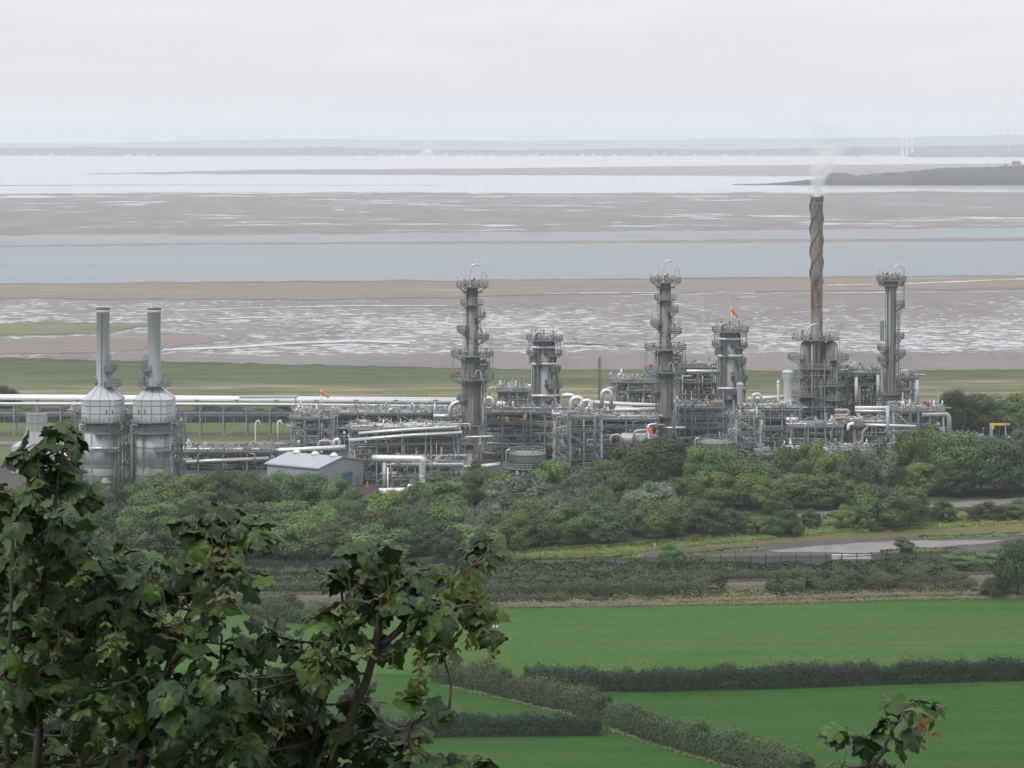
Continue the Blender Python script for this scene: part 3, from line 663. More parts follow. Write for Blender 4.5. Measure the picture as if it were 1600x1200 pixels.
def helical_stack():
    Y = 646.2; t = thing('flare_stack', 'tall rusty stack with spiral strakes giving off white steam', 'stack', (GX(1276,Y), Y, 0))
    zt = GZ(305, Y)
    MB().lathe([(1.55,0),(1.55,zt-16),(1.6,zt-15.9),(1.6,zt-.3),(1.66,zt-.25),(1.66,zt),(1.35,zt),(1.35,zt-2)], n=28, cap=False).build('shell', 'stack_rust', t)
    for y in (318, 394, 478): z = GZ(y, Y); MB().ring(z, z+.18, 1.5, 1.72).build('flange_ring', 'stack_rust', t)
    z0, z1 = GZ(443, Y), GZ(307, Y)
    for k in range(3):
        n = 90; vs = []; fs = []
        for i in range(n+1):
            a = 2*PI*k/3+(z0+(z1-z0)*i/n-z0)/(z1-z0)*2*PI*1.32; z = z0+(z1-z0)*i/n; c_, s_ = math.cos(a), math.sin(a); px_, py_ = -s_*.09, c_*.09
            for (rr, sg) in ((1.53,1),(1.86,1),(1.86,-1),(1.53,-1)): vs.append((rr*c_+px_*sg, rr*s_+py_*sg, z))
        for i in range(n):
            for q in range(4): q2 = (q+1) % 4; fs.append((4*i+q, 4*i+q2, 4*i+4+q2, 4*i+4+q))
        MB().add(vs, fs).build('strake', 'steel_dark', t)
    mk = MB().box((-.2,-1.62,zt-1.2),(.4,.12,1.0)).box((.55,-1.55,zt-.8),(.16,.12,.7)); mk.build('inspection_hatch', 'steel_dark', t)
    return t
helical_stack()

def twin_columns():
    Y = 644; ox = GX(1276,Y); t = thing('twin_column', 'pair of dark weathered columns with a shared gallery around the steaming stack', 'column', (ox, Y, 0))
    X_ = lambda px: GX(px, Y)-ox; Z_ = lambda y: GZ(y, Y)
    ztop = Z_(532)
    for (px, r, mt) in ((1260,1.55,'column_weathered'),(1298,1.75,'column_weathered'),(1287,.9,'shell'),(1271,.55,'pipe_dark')):
        y = {1260:0,1298:-.4,1287:2.6,1271:-2.6}[px]
        MB().lathe([(r+.4,0),(r+.4,.5),(r,.55),(r,ztop-1.2),(r*.8,ztop-.5),(r*.3,ztop)], (X_(px), y, 0), 20).build('shell', mt, t)
    zd = Z_(530)
    d = MB().ring(zd-.2, zd, 1.75, 6.2, c=(0,2.2,0), n=24).build('platform', 'grating', t)
    handrail_mb(arc(6.15, 0, 2*PI, zd, 24, (0,2.2))[:-1], 1.1, closed=True).build('handrail', 'rail_grey', d)
    for i, (px, y, r0, r1, a0, a1) in enumerate([(1298,560,1.75,4.2,-PI*.6,PI*.25),(1260,560,1.55,4.4,PI*.65,PI*1.35),(1260,588,1.55,4.0,PI*.6,PI*1.4),(1298,601,1.75,3.6,-PI*.9,PI*.1),(1260,617,1.55,4.6,PI*.7,PI*1.6),(1298,623,1.75,3.8,-PI*.8,PI*.1),(1260,641,1.55,3.6,PI*.6,PI*1.9),(1298,655,1.75,3.4,-PI,PI*.1)]):
        platform(t, Z_(y), r0, r1, a0, a1, c=(X_(px), -.4 if px == 1298 else 0))
    for y in (575, 634, 668):        # galleries crossing in front of the stack
        z = Z_(y); dk = MB().box((-.1,-2.6,z-.08),(9.6,1.8,.16)).build('platform', 'grating', t); handrail_mb([(-4.9,-1.8,z),(-4.9,-3.5,z),(4.7,-3.5,z),(4.7,-1.8,z)], 1.2).build('handrail', 'galv', dk)
    lt = MB()
    for x in (-4.9, -1.6, 1.6, 4.7): lt.bar((x,-3.5,0),(x,-3.5,Z_(560)),.2)
    lt.build('scaffold_leg', 'steel', t); lb = MB()
    for k in range(7):
        z0_, z1_ = Z_(690)+k*2.9, Z_(690)+(k+1)*2.9
        for a_, b_ in ((-4.9,-1.6),(1.6,4.7)): lb.bar((a_,-3.5,z0_ if k % 2 else z1_),(b_,-3.5,z1_ if k % 2 else z0_),.12)
        lb.bar((-4.9,-3.5,z1_),(4.7,-3.5,z1_),.12)
    lb.build('scaffold_brace', 'steel', t)
    pr = MB()
    for px, y0, y1 in ((1310,515,565),(1240,515,530),(1313,505,530),(1236,512,530),(1306,512,530)): pr.bar((X_(px),-2,Z_(y1)),(X_(px),-2,Z_(y0)),.11)
    pr.build('gallery_post', 'galv', t)
    MB().tube(rounded([(X_(1256),-2,zd),(X_(1258),-2,zd+2.2),(X_(1266),-2,zd+4.0),(X_(1277),-2,zd+4.1)], 1.2), .16, 7).build('vent_pipe', 'silver', t)
    MB().tube(rounded([(X_(1288),-2,zd),(X_(1289),-2,zd+3.2),(X_(1292),-2,zd+5.2),(X_(1295),-2,zd+5.5)], 1.2), .22, 7).build('vent_pipe', 'silver', t)
    MB().tube(rounded([(X_(1296),-3,Z_(600)),(X_(1296),-3,Z_(572)),(X_(1301),-3,Z_(572)),(X_(1301),-3,Z_(600))], .4), .16, 7).build('pipe', 'silver', t)
    for px, y0, y1, r, mt in ((1267,536,690,.3,'pipe_tan'),(1278,536,650,.22,'pipe_grey'),(1252,540,690,.16,'galv'),(1284,560,690,.2,'pipe_dark'),(1304,540,680,.18,'galv'),(1247,600,690,.15,'galv'),(1274,560,690,.26,'pipe_dark'),(1281,590,690,.3,'column_weathered'),(1270,610,690,.2,'silver_dull')):
        MB().tube([(X_(px),-2.6,Z_(y1)),(X_(px),-2.6,Z_(y0))], r, 8).build('pipe', mt, t)
    for px, y0, y1 in ((1256,617,560),(1294,640,570),(1290,690,640),(1262,690,645),(1277,600,534),(1273,660,602)): ladder(t, X_(px), -2.9, Z_(y0), Z_(y1))
    top_valves(t, zd, 5.4, 12, 61); 
    return t
twin_columns()

# ---------------------------------------------------------------- the two heater stacks on the left
def heater(name, mirrored):
    t = thing(name, '', 'chimney'); sg = -1 if mirrored else 1
    MB().lathe([(4.25,0),(4.25,4.75)], n=32).build('lower_body', 'stack_green', t)
    MB().lathe([(4.25,4.76),(4.25,12.6)], n=32).build('body', 'stack_white', t)
    rg = MB()
    for z in (2.6, 4.6, 8.9, 12.4): rg.ring(z, z+.22, 4.2, 4.42, n=32)
    for k in range(5):
        a = 2*PI*k/5+.45; rg.bar((4.3*math.cos(a),4.3*math.sin(a),0),(4.3*math.cos(a),4.3*math.sin(a),12.5),.2)
    rg.build('stiffener', 'galv', t)
    # collar, eight-sided convection box and hood
    def octo(a, c, z): return [(-a+c,-a,z),(a-c,-a,z),(a,-a+c,z),(a,a-c,z),(a-c,a,z),(-a+c,a,z),(-a,a-c,z),(-a,-a+c,z)]
    def loft(levels):
        mb = MB(); vs = [p for L in levels for p in L]; n = 8
        fs = [(i*n+k, i*n+(k+1) % n, (i+1)*n+(k+1) % n, (i+1)*n+k) for i in range(len(levels)-1) for k in range(n)]+[tuple(reversed(range(n))), tuple((len(levels)-1)*n+k for k in range(n))]
        return mb.add(vs, fs)
    MB().lathe([(3.9,12.6),(3.9,14.9)], n=32).build('collar', 'pipe_grey', t)
    loft([octo(4.45,1.2,14.9), octo(4.45,1.2,20.0)]).build('convection_box', 'stack_white', t)
    loft([octo(4.5,1.2,20.01), octo(1.6,.5,22.6), octo(1.6,.5,23.0)]).build('hood', 'stack_white', t)
    st = MB()
    for z in (15.0, 16.9, 18.7, 19.9): st.tube([Vector(p)*1.0 for p in octo(4.5,1.2,z)], .09, 4, True)
    for x in (-2.3, 0, 2.2): st.bar((x,-4.5,15),(x,-4.5,20),.13); st.bar((x,-4.5,20),(x*.45,-1.6,22.6),.12)
    st.build('stiffener', 'galv', t)
    for x in (1.5, 2.9): MB().box((x*sg,-4.5,17.3),(.22,.2,1.1)).build('louvre', 'steel_dark', t)
    MB().lathe([(1.5,22.9),(1.5,39.7),(1.62,39.75),(1.62,40.3),(1.3,40.3),(1.3,39)], n=28, cap=False).build('flue', 'stack_white', t)
    MB().ring(40.3, 40.75, 1.2, 1.6).build('flue_rim', 'steel_dark', t)
    ln = MB().bar((-.1*sg,-1.52,23),(-.1*sg,-1.52,40),.16)
    if not mirrored: ln.build('downcomer', 'steel_dark', t)
    else: ln = None; MB().bar((1.45,-.9,23),(1.45,-.9,39),.1).build('downcomer', 'galv', t)
    platform(t, 23.0, 1.5, 3.6, -PI*.42 if not mirrored else PI*.6, PI*.42 if not mirrored else PI*1.95, c=(0.2,0))
    platform(t, 26.5, 1.5, 2.9, -PI*.4 if not mirrored else PI*.7, PI*.3 if not mirrored else PI*1.4)
    platform(t, 14.9, 3.95, 5.6); platform(t, 12.4, 4.25, 5.6, -PI*.6 if not mirrored else -PI*.9, PI*.2 if not mirrored else 0)
    platform(t, 8.3, 4.3, 5.8, -PI*.45, -PI*.05)
    top_valves(t, 23.0, 2.9, 5, 77 if mirrored else 78); top_valves(t, 26.5, 2.3, 2, 79)
    (MB().tube([(-3.2,-4.6,9.0),(3.9,-4.6,9.0)], .26, 10).build('pipe', 'silver', t) if not mirrored else None)
    MB().tube([(4.0,-2.9,0),(4.0,-2.9,12)], .22, 8).build('pipe', 'silver_dull', t)
    MB().tube(rounded([(-4.8,-2.5,2),(-4.8,-2.5,14.2),(-3.2,-3.6,14.4)], .6), .3, 8).build('pipe', 'silver', t)
    MB().tube([(3.4,-3.6,0),(3.4,-3.6,9)], .12, 8).build('pipe', 'galv', t)
    for (x, y, a, z0, z1) in (((3.2,-3.6,-PI*.3,0,14.9) if not mirrored else (-1.9,-4.2,-PI*.5,4,14.9)), (1.6*sg,-1.2,-PI*.3 if not mirrored else PI*1.2,23,30), (-.5,-4.7,-PI/2,0,8.3) if mirrored else (2.4,-4.9,-PI/2,8.3,14.9)): ladder(t, x, y, z0, z1, ang=a)
    b_ = MB()
    for k in range(3): b_.box((4.7+k*.35,-1.5,9.5+k*.9),(.9,.7,.6))
    b_.build('burner_box', 'galv', t)
    return t
h1 = heater('heater_stack', False); h1.location = (GX(161,575), 575, 0); h1['label'] = 'pale cylindrical heater with slim chimney, the left of the pair, dark line up its flue'
h2 = heater('heater_stack', True); h2.location = (GX(241,575), 575, 0); h2['label'] = 'pale cylindrical heater with slim plain chimney, the right of the pair'
for h in (h1, h2): h['group'] = 'twin heaters with chimneys'

def short_stack():
    Y = 600; t = thing('exhaust_stack', 'short square pale exhaust stack with flared skirt behind the sycamore leaves', 'stack', (GX(57,Y), Y, 0))
    q = lambda a, z: [(-a,-a,z),(a,-a,z),(a,a,z),(-a,a,z)]
    def loft(A, B): return MB().add(A+B, [(3,2,1,0),(4,5,6,7),(0,1,5,4),(1,2,6,5),(2,3,7,6),(3,0,4,7)])
    z0, z1, z2 = GZ(693,Y), GZ(672,Y), GZ(646,Y)
    loft(q(5.0,0), q(5.0,z0-.05)).build('housing', 'stack_white', t)
    loft(q(3.4,z0), q(2.15,z1)).build('skirt', 'shell_pale', t); loft(q(2.1,z1+.01), q(2.1,z2)).build('duct', 'shell_pale', t)
    st = MB()
    for z in (z1, (z1+z2)/2, z2-.1):
        st.tube([Vector(p) for p in q(2.16,z)], .1, 4, True)
    for x in (-.7, .75): st.bar((x,-2.15,z1),(x,-2.15,z2),.12)
    st.build('stiffener', 'steel', t); MB().add(q(1.9,z2+.02), [(0,1,2,3)]).build('outlet', 'steel_dark', t)
short_stack()

# little white flared vent, thin vent, lattice mast
def flared_vent(px, Y, y0, y1, r, label, flare=True, mat='white'):
    z1 = GZ(y1,Y); t = thing('vent_stack', label, 'vent', (GX(px,Y), Y, 0), 0, 'small pale vents')
    prof = [(r*1.15,0),(r*1.15,z1*.5),(r,z1*.52),(r,z1-2.6)]+([(r*1.35,z1-1.6),(r*1.38,z1-.5),(r*1.2,z1-.2),(r*.5,z1)] if flare else [(r,z1)])
    MB().lathe(prof, n=20).build('shell', mat, t)
    MB().ring(z1-.9, z1-.7, r*1.3, r*1.46).build('flange_ring', 'galv', t); MB().ring(z1*.5, z1*.5+.2, r, r*1.3).build('flange_ring', 'galv', t)
flared_vent(1231, 632, 690, 578, 1.05, 'pale flared vent standing left of the steaming stack', True, 'stack_white')
flared_vent(1216, 640, 690, 594, .28, 'thin pale vent with a cap left of the flared vent')
flared_vent(1156, 648, 690, 597, .75, 'pale vent pipe beside the right side of the windsock column', True, 'stack_white')
def mast():
    Y = 665; t = thing('lattice_mast', 'thin brown lattice mast standing behind the silver pipe loops', 'mast', (GX(937,Y), Y, 0)); zt = GZ(557,Y); mb = MB()
    for (x, y) in ((-.4,-.4),(.4,-.4),(0,.45)): mb.bar((x,y,0),(x*.9,y*.9,zt),.14)
    mb.build('mast_leg', 'wood', t); b_ = MB(); z = 0; k = 0; P3 = [(-.4,-.4),(.4,-.4),(0,.45)]
    while z < zt-.8:
        for i in range(3): a, c = P3[i], P3[(i+1) % 3]; b_.bar((*a,z),(*c,z+.8),.08)
        z += .8
    b_.build('lattice', 'wood', t)
mast()

# ================================================================ tanks, vessels, sheds
def tank(px, Y, y_top, r, label, mat, roofmat, dome=True, gallery=True, group=None):
    z = GZ(y_top,Y); t = thing('storage_tank', label, 'tank', (GX(px,Y), Y, 0), 0, group)
    MB().lathe([(r,0),(r,z)], n=36).build('shell', mat, t)
    MB().lathe([(r+.08,z+.003),(r+.08,z+.14),(r*.5,z+r*(.2 if dome else .12)),(.05,z+r*(.3 if dome else .14))], n=36).build('roof', roofmat, t)
    rg = MB()
    for k in (1/3, 2/3): rg.ring(z*k, z*k+.1, r-.05, r+.06, n=36)
    rg.build('weld_band', mat, t)
    if gallery:
        handrail_mb(arc(r-.1, 0, 2*PI, z+.12, 20)[:-1], 1.4, closed=True).build('handrail', 'galv', t)
        platform(t, z-3.0, r, r+1.3, PI*1.05, PI*1.55, mat='galv')
        for x in (-r*.55, -r*.25): MB().tube([(x,-r-.45,0),(x,-r-.45,z-3.2)], .35, 8).build('pipe', 'silver_dull', t)
        MB().tube(rounded([(-r-.6,-1.2,0),(-r-.6,-1.2,z+1.0),(-r+.4,-1.2,z+1.3)], .8), .16, 7).build('pipe', 'silver', t)
        ladder(t, -r*.9, -r*.55, 0, z+.9, ang=PI*1.2)
        MB().lathe([(.3,0),(.3,.6),(.4,.65),(.4,.8)], (r*.3,0,z+r*.1), 10).build('hatch', roofmat, t)
    return t
tank(824, 592, 709, 4.4, 'dark green storage tank with side gallery, below the left fat column', 'tank_green', 'tank_roof', False, True, 'green storage tanks')
tank(1119, 606, 691, 4.6, 'dark green storage tank half hidden by trees, below the windsock column', 'tank_green', 'tank_roof', False, True, 'green storage tanks')
tank(413, 612, 694, 2.0, 'olive grey upright vessel, left of the pair behind the shed', 'tank_olive', 'tank_olive', True, False, 'olive vessels behind the shed')
tank(437, 615, 694, 2.05, 'olive grey upright vessel, right of the pair behind the shed', 'tank_olive', 'tank_olive', True, False, 'olive vessels behind the shed')
tank(490, 640, 659, 2.7, 'beige vessel with white domed top in a pipe cage', 'silver_dull', 'dome_white', True, False)
def hood_vessel(px, Y, y, r, label):
    z = GZ(y,Y); t = thing('hooded_vent', label, 'vent', (GX(px,Y), Y, 0), 0, 'conical hooded vents')
    MB().lathe([(r*.75,0),(r*.75,z)], n=18).build('stem', 'stack_green', t); MB().lathe([(r,z+.003),(r,z+.25),(.2,z+r*.75),(.05,z+r*.85)], n=18).build('hood', 'tank_roof', t)
hood_vessel(164, 562, 755, 1.6, 'small vessel with grey green conical hood at the foot of the left chimney')
hood_vessel(299, 566, 750, 1.6, 'small vessel with grey green conical hood right of the right chimney')

def shed():
    Y = 563; cx_ = GX(499,Y); t = thing('metal_shed', 'grey ribbed metal shed with pale domed vents and blue door', 'shed', (cx_, Y, 0))
    u = Vector((-12.6,8.4,0)); w = Vector((9.1,12.4,0)); eave, ridge = 5.5, 7.1; W = w.length; up = Vector((0,0,1))
    n = w.normalized(); un = u.normalized()
    a, b_, c, d = Vector((0,0,0)), w, w+u, u
    wl = MB()
    vs = [a,b_,b_+up*eave,w*.5+up*ridge,a+up*eave, d,c,c+up*eave,w*.5+u+up*ridge,d+up*eave]
    wl.add(vs, [(0,1,2,3,4),(9,8,7,6,5),(5,0,4,9),(1,6,7,2)])
    k = .5
    while k < u.length:           # ribs of the cladding
        p = un*k-n*.03; wl.bar(p, p+up*(eave-.05), .09); k += .7
    k = .5
    while k < W:
        h = eave+(ridge-eave)*(1-abs(k-W/2)/(W/2)); p = n*k-un*.03; wl.bar(p, p+up*(h-.1), .09); k += .7
    wl.build('wall', 'shed_wall', t)
    rf = MB(); th = .16
    for s0, s1 in ((a+up*eave, w*.5+up*ridge), (b_+up*eave, w*.5+up*ridge)):
        out = (s0-s1).normalized()*.45; p0 = s0+out-un*.4; p1 = s1-un*.4; p2 = s1+u+un*.4; p3 = s0+out+u+un*.4; o = up*.03
        rf.add([p0+o,p1+o,p2+o,p3+o,p0+o+up*th,p1+o+up*th,p2+o+up*th,p3+o+up*th], [(0,1,2,3),(7,6,5,4),(0,4,5,1),(1,5,6,2),(2,6,7,3),(3,7,4,0)])
    ro = rf.build('roof', 'shed_roof', t)
    for f_ in (.14, .5, .86):
        p = w*.5+u*f_+up*(ridge+.1); MB().lathe([(.95,0),(.95,.3),(.8,.34),(.6,.62),(.25,.8),(.02,.85)], p, 14).build('roof_vent', 'dome_white', ro)
    # gable door
    dp = n*(W*.62)-un*.09; dw = n*1.9
    dr = MB().add([dp-dw,dp+dw,dp+dw+up*3.4,dp-dw+up*3.4,dp-dw+un*.1,dp+dw+un*.1,dp+dw+un*.1+up*3.4,dp-dw+un*.1+up*3.4], [(0,1,2,3),(7,6,5,4),(0,4,5,1),(1,5,6,2),(2,6,7,3),(3,7,4,0)])
    do = dr.build('door', 'door_blue', t)
    fr = MB().bar(dp-dw-un*.06,dp-dw-un*.06+up*3.5,.2).bar(dp+dw-un*.06,dp+dw-un*.06+up*3.5,.2).bar(dp-dw-un*.06+up*3.5,dp+dw-un*.06+up*3.5,.2); fr.build('door_frame', 'galv', do)
    g = MB().bar(a+up*(eave-.1)-n*.5+un*-.3, d+up*(eave-.1)-n*.5+un*.3, .2); g.build('gutter', 'stack_white', t)
    MB().box(n*(W*.87)+un*-.1+up*1.1,(.8,.3,2.2), math.atan2(w.y,w.x)).build('cabinet', 'pipe_grey', t)
shed()
def low_shed(px, Y, y, wx, dy, label, matw, matr, hip=True):
    z = GZ(y,Y); t = thing('plant_building', label, 'building', (GX(px,Y), Y, 0)); e = z*.66
    MB().box((0,0,e/2),(wx,dy,e)).build('wall', matw, t); a, b_ = wx/2+.3, dy/2+.3; k = (.02 if hip else wx/2-.3)
    MB().add([(-a,-b_,e+.01),(a,-b_,e+.01),(a,b_,e+.01),(-a,b_,e+.01),(-k,0,z),(k,0,z)], [(3,2,1,0),(0,1,5,4),(1,2,5),(2,3,4,5),(3,0,4)]).build('roof', matr, t)
low_shed(272, 632, 698, 13, 11, 'white tent-roofed building just behind the right chimney', 'stack_white', 'white')
low_shed(88, 612, 700, 9, 9, 'white roofed plant building behind the sycamore leaves', 'stack_white', 'white', False)
low_shed(120, 585, 735, 6, 6, 'low grey control building left of the left chimney', 'shed_wall', 'shed_roof', False)
# ================================================================ steel frames, pipes and valves
NPIPE = [0]; NVALVE = [0]
def frame(desc, x0, x1, Y, depth, levels, bay=5.5, braces=(), mat='steel', rails=True, colw=.38, top=None, decks=None, name='pipe_rack', back=True, rail_top_only=False, dens=1):
    """steel frame between photo columns x0..x1 with its front face at distance Y; levels in metres"""
    X0, X1 = GX(x0,Y), GX(x1,Y); xc = (X0+X1)/2; w = X1-X0
    t = thing(name, desc, 'steel frame' if name != 'pipe_rack' else 'pipe rack', (xc, Y, 0))
    n = max(1, round(w/bay)); xs_ = [-w/2+w*i/n for i in range(n+1)]; H_ = top or levels[-1]+.2
    rows = (0, depth) if back else (0,)
    for y in rows:
        for x in xs_:
            MB().bar((x,y,0),(x,y,H_), colw, colw).build('column', mat, t)
    for z in levels:
        for y in rows:
            b_ = MB(); hh = .42
            b_.box((0,y,z-.05),(w+colw,colw*.72,.07)); b_.box((0,y,z-hh),(w+colw,colw*.72,.07)); b_.box((0,y,z-hh/2),(w+colw,.07,hh))
            b_.build('beam', mat, t)
        for x in xs_: MB().bar((x,colw*.3,z-.26),(x,depth-colw*.3,z-.26),.22,.34).build('cross_beam', mat, t)
    for (i, z0, z1, dr) in braces:
        if i < n:
            a, b_ = (xs_[i], xs_[i+1]) if dr > 0 else (xs_[i+1], xs_[i])
            MB().bar((a,-.05,z0),(b_,-.05,z1),.24).build('brace', mat, t)
    fr_ = random.Random(int(x0*13+Y))
    for z in (decks if decks is not None else levels):
        topd = z == levels[-1]; i0 = 0 if topd else fr_.randint(0, max(0, n-2)); i1 = n if topd else min(n, i0+fr_.randint(1, 3)); e0, e1 = xs_[i0]-.4, xs_[i1]+.4; g = .4
        d = MB().box(((e0+e1)/2,depth/2,z+.03),(e1-e0,depth+.9,.08)).build('deck', 'grating', t)
        if topd or fr_.random() < .5: handrail_mb([(e0,depth+g,z+.07),(e0,-g,z+.07),(e1,-g,z+.07),(e1,depth+g,z+.07)], 1.5).build('handrail', 'galv', d)
    for k in range(max(1, n//2)):          # posts that run on above the top deck
        x = fr_.choice(xs_); y = fr_.choice((0, depth)); MB().bar((x,y,H_+.005),(x,y,H_+fr_.uniform(1.0,3.4)), colw*.8).build('post', mat, t)
    return t
def put(mb, name, label, cat, mat, loc, group, key, word=None, parent=None):
    o = mb.build(name, mat, None, loc); tag(o, label, cat, group); REG.append((o, label, key, word)); return o
def joints(mb, pts, r, every=5.0):
    P = [Vector(p) for p in pts]
    for a, b_ in zip(P, P[1:]):
        L = (b_-a).length
        if L < every: continue
        d = (b_-a).normalized(); k = every*.5
        while k < L: q = a+d*k; mb.tube([q-d*.09, q+d*.09], r*1.16, 8); k += every
def pipe(desc, pts, r, mat, group, bend=None, n=8, flange=True, word=TB):
    """one pipe run = one thing; pts in world metres"""
    NPIPE[0] += 1
    o = Vector(pts[0]); loc = (o.x, o.y, min(p[2] for p in pts)); L = Vector(loc); P = [Vector(p)-L for p in pts]
    mb = MB().tube(rounded(P, bend or r*3.2, 5), r, n)
    if flange: joints(mb, P, r, 4.5+rnd.random()*3)
    return put(mb, 'pipe', desc, 'pipe', mat, loc, group, -max(p[2] for p in pts), word)
NAMEMAT = {'silver':'silver', 'silver_dull':'dull silver', 'white':'white', 'pipe_grey':'grey', 'pipe_dark':'dark', 'pipe_tan':'tan', 'galv':'thin grey'}
# valve / fitting prototypes, copied onto decks
def valve_proto(k):
    mb = MB(); rr = random.Random(900+k)
    if k == 0:      # globe valve with hand wheel
        mb.tube([(-.9,0,.5),(.9,0,.5)], .16, 7); mb.tube([(-.5,0,.5),(-.42,0,.5)], .3, 8); mb.tube([(.42,0,.5),(.5,0,.5)], .3, 8)
        mb.sphere((0,0,.5), .36, 8, 5); mb.tube([(0,0,.5),(0,0,1.35)], .09, 6); mb.ring(1.3,1.38,.22,.34,n=10); mb.bar((-.8,0,0),(-.8,0,.5),.12); mb.bar((.8,0,0),(.8,0,.5),.12)
    elif k == 1:    # relief valve on a bend
        mb.tube(rounded([(-.7,0,0),(-.7,0,1.5),(.5,0,1.5),(.5,0,0)], .45, 4), .2, 8); mb.lathe([(.1,1.6),(.26,1.62),(.26,2.1),(.14,2.15),(.1,2.6)], (0,0,0), 8)
    elif k == 2:    # small bullet on saddles
        mb.hcyl((-1.0,0,.9),(1.0,0,.9), .5, 12); mb.box((-.7,0,.25),(.16,.8,.5)); mb.box((.7,0,.25),(.16,.8,.5)); mb.tube([(0,0,1.3),(0,0,1.9)], .12, 7); mb.tube([(0,0,1.85),(0,0,1.95)], .24, 8)
    elif k == 3:    # actuator
        mb.lathe([(.22,0),(.22,.7),(.14,.72),(.14,1.2),(.42,1.25),(.46,1.45),(.3,1.62),(.05,1.66)], n=12); mb.tube([(-.8,0,.4),(.8,0,.4)], .15, 7)
    elif k == 4:    # manifold of little pipes
        for i in range(4): mb.tube(rounded([(-.9+i*.6,0,0),(-.9+i*.6,0,1.0+.25*(i % 2)),(-.9+i*.6,.7,1.0+.25*(i % 2))], .2, 3), .09, 6)
        mb.tube([(-1.2,.1,.7),(1.2,.1,.7)], .13, 7)
    else:           # junction cabinet with light
        mb.box((0,0,.9),(.7,.4,.9)); mb.bar((-.25,0,0),(-.25,0,.5),.08); mb.bar((.25,0,0),(.25,0,.5),.08); mb.bar((.4,0,0),(.4,0,2.5),.07); mb.box((.4,-.15,2.5),(.3,.4,.16))
    return mb.mesh('valve')
VNAME = ['hand_valve','relief_valve','bullet_vessel','actuator_valve','pipe_manifold','junction_cabinet']
VCAT = ['valve','valve','vessel','valve','manifold','cabinet']
VLAB = ['small hand wheel valve','looped relief valve','small bullet vessel','mushroom topped valve','cluster of bent pipes','small cabinet with lamp']
VP = [valve_proto(k) for k in range(6)]
VMAT = [['galv','pipe_grey','silver_dull'],['silver','silver_dull','pipe_grey'],['silver','silver_dull','pipe_tan'],['pipe_grey','pipe_dark','stack_green'],['silver_dull','galv','pipe_grey'],['steel_dark','stack_white','pipe_grey']]
VCACHE = {}
def valve(k, loc, where, s=1.0):
    NVALVE[0] += 1
    mt = rnd.choice(VMAT[k])
    if (k, mt) not in VCACHE:
        me = VP[k].copy(); me.materials.append(M[mt]); VCACHE[k, mt] = me
    o = bpy.data.objects.new(VNAME[k], VCACHE[k, mt]); COL.objects.link(o); o.location = loc; o.rotation_euler.z = rnd.choice([0,PI/2,PI,.2,-.3]); o.scale = (s,s,s*rnd.uniform(.85,1.2))
    col = {'silver':'silver','silver_dull':'dull silver','pipe_grey':'grey','pipe_dark':'dark','pipe_tan':'tan','galv':'steel grey','stack_green':'green','steel_dark':'dark','stack_white':'pale'}[mt]
    lab = f'{VLAB[k].replace("small ", "small "+col+" ") if "small" in VLAB[k] else col+" "+VLAB[k]} on {where}'
    tag(o, lab, VCAT[k], 'fittings on '+where); REG.append((o, lab, o.location.x/o.location.y, LR)); return o
def dress(where, x0, x1, Y, depth, levels, npl=4, nv=6, rmax=.3, seed=0, mats=('silver','silver','silver_dull','pipe_grey','pipe_grey','white','pipe_dark'), vtop=True, risers=3, slope=0):
    """lay pipe runs on every level of a frame, valves on its top deck, risers through it"""
    rr = random.Random(seed); X0, X1 = GX(x0,Y), GX(x1,Y); w = X1-X0
    for li, z in enumerate(levels):
        for k in range(npl if li >= len(levels)-2 else max(1,npl-2)):
            mt = rr.choice(mats); r = rr.uniform(.13, rmax); y = Y+.25+(depth-.5)*(k+.5)/npl
            a = X0-rr.uniform(-.15,.6)*4*(rr.random() < .6)-.3; b_ = X1+rr.uniform(-.1,.6)*4*(rr.random() < .6)+.3
            if rr.random() < .35: a = X0+w*rr.uniform(.05,.4)
            if rr.random() < .35: b_ = X1-w*rr.uniform(.05,.4)
            zz = z+.12+r+rr.choice([0,0,.35]); pts = [(a,y,zz),(b_,y,zz+slope*(b_-a))]
            e = rr.random()
            if e < .25: pts = [(a,y,zz-rr.uniform(1.2,2.5))]+pts
            elif e < .40: pts = [(a,y,zz+rr.uniform(.8,1.8))]+pts
            e = rr.random()
            if e < .25: pts = pts+[(b_,y,zz-rr.uniform(1.2,2.8))]
            elif e < .40: pts = pts+[(b_,y,zz+rr.uniform(.8,1.6))]
            elif e < .5 and w > 8:
                m_ = (a+b_)/2; h_ = rr.uniform(1.0,1.8); pts = [pts[0],(m_-.9,y,zz),(m_-.9,y,zz+h_),(m_+.9,y,zz+h_),(m_+.9,y,zz),(b_,y,zz)] if len(pts) == 2 else pts
            pipe(f'{NAMEMAT[mt]} {"thick" if r > .24 else "slim"} pipe lying on {where}', pts, r, mt, 'pipes on '+where)
    for k in range((risers+1)//2):
        mt = rr.choice(('silver_dull','galv','pipe_grey','pipe_tan')); x = X0+w*rr.random(); r = rr.uniform(.1,.2); y = Y-.3-rr.random()*.3
        z1 = levels[-1]+rr.uniform(-.5,2.0); z0 = rr.uniform(.3, max(.6, levels[0]))
        pts = [(x,y,z0),(x,y,z1),(x+rr.choice([-1,1])*rr.uniform(.8,2.2),y+.2,z1)]
        pipe(f'upright {NAMEMAT[mt]} riser pipe against {where}', pts, r, mt, 'risers against '+where, word=LR)
    for z in ((levels[-1],) if vtop else levels):
        for k in range(nv):
            kk = rr.choice([0,0,1,1,2,3,4,4,5]); valve(kk, (X0+w*(k+rr.uniform(.2,.8))/nv, Y+depth*rr.uniform(.1,.9), z+.08), where, rr.uniform(.85,1.25))

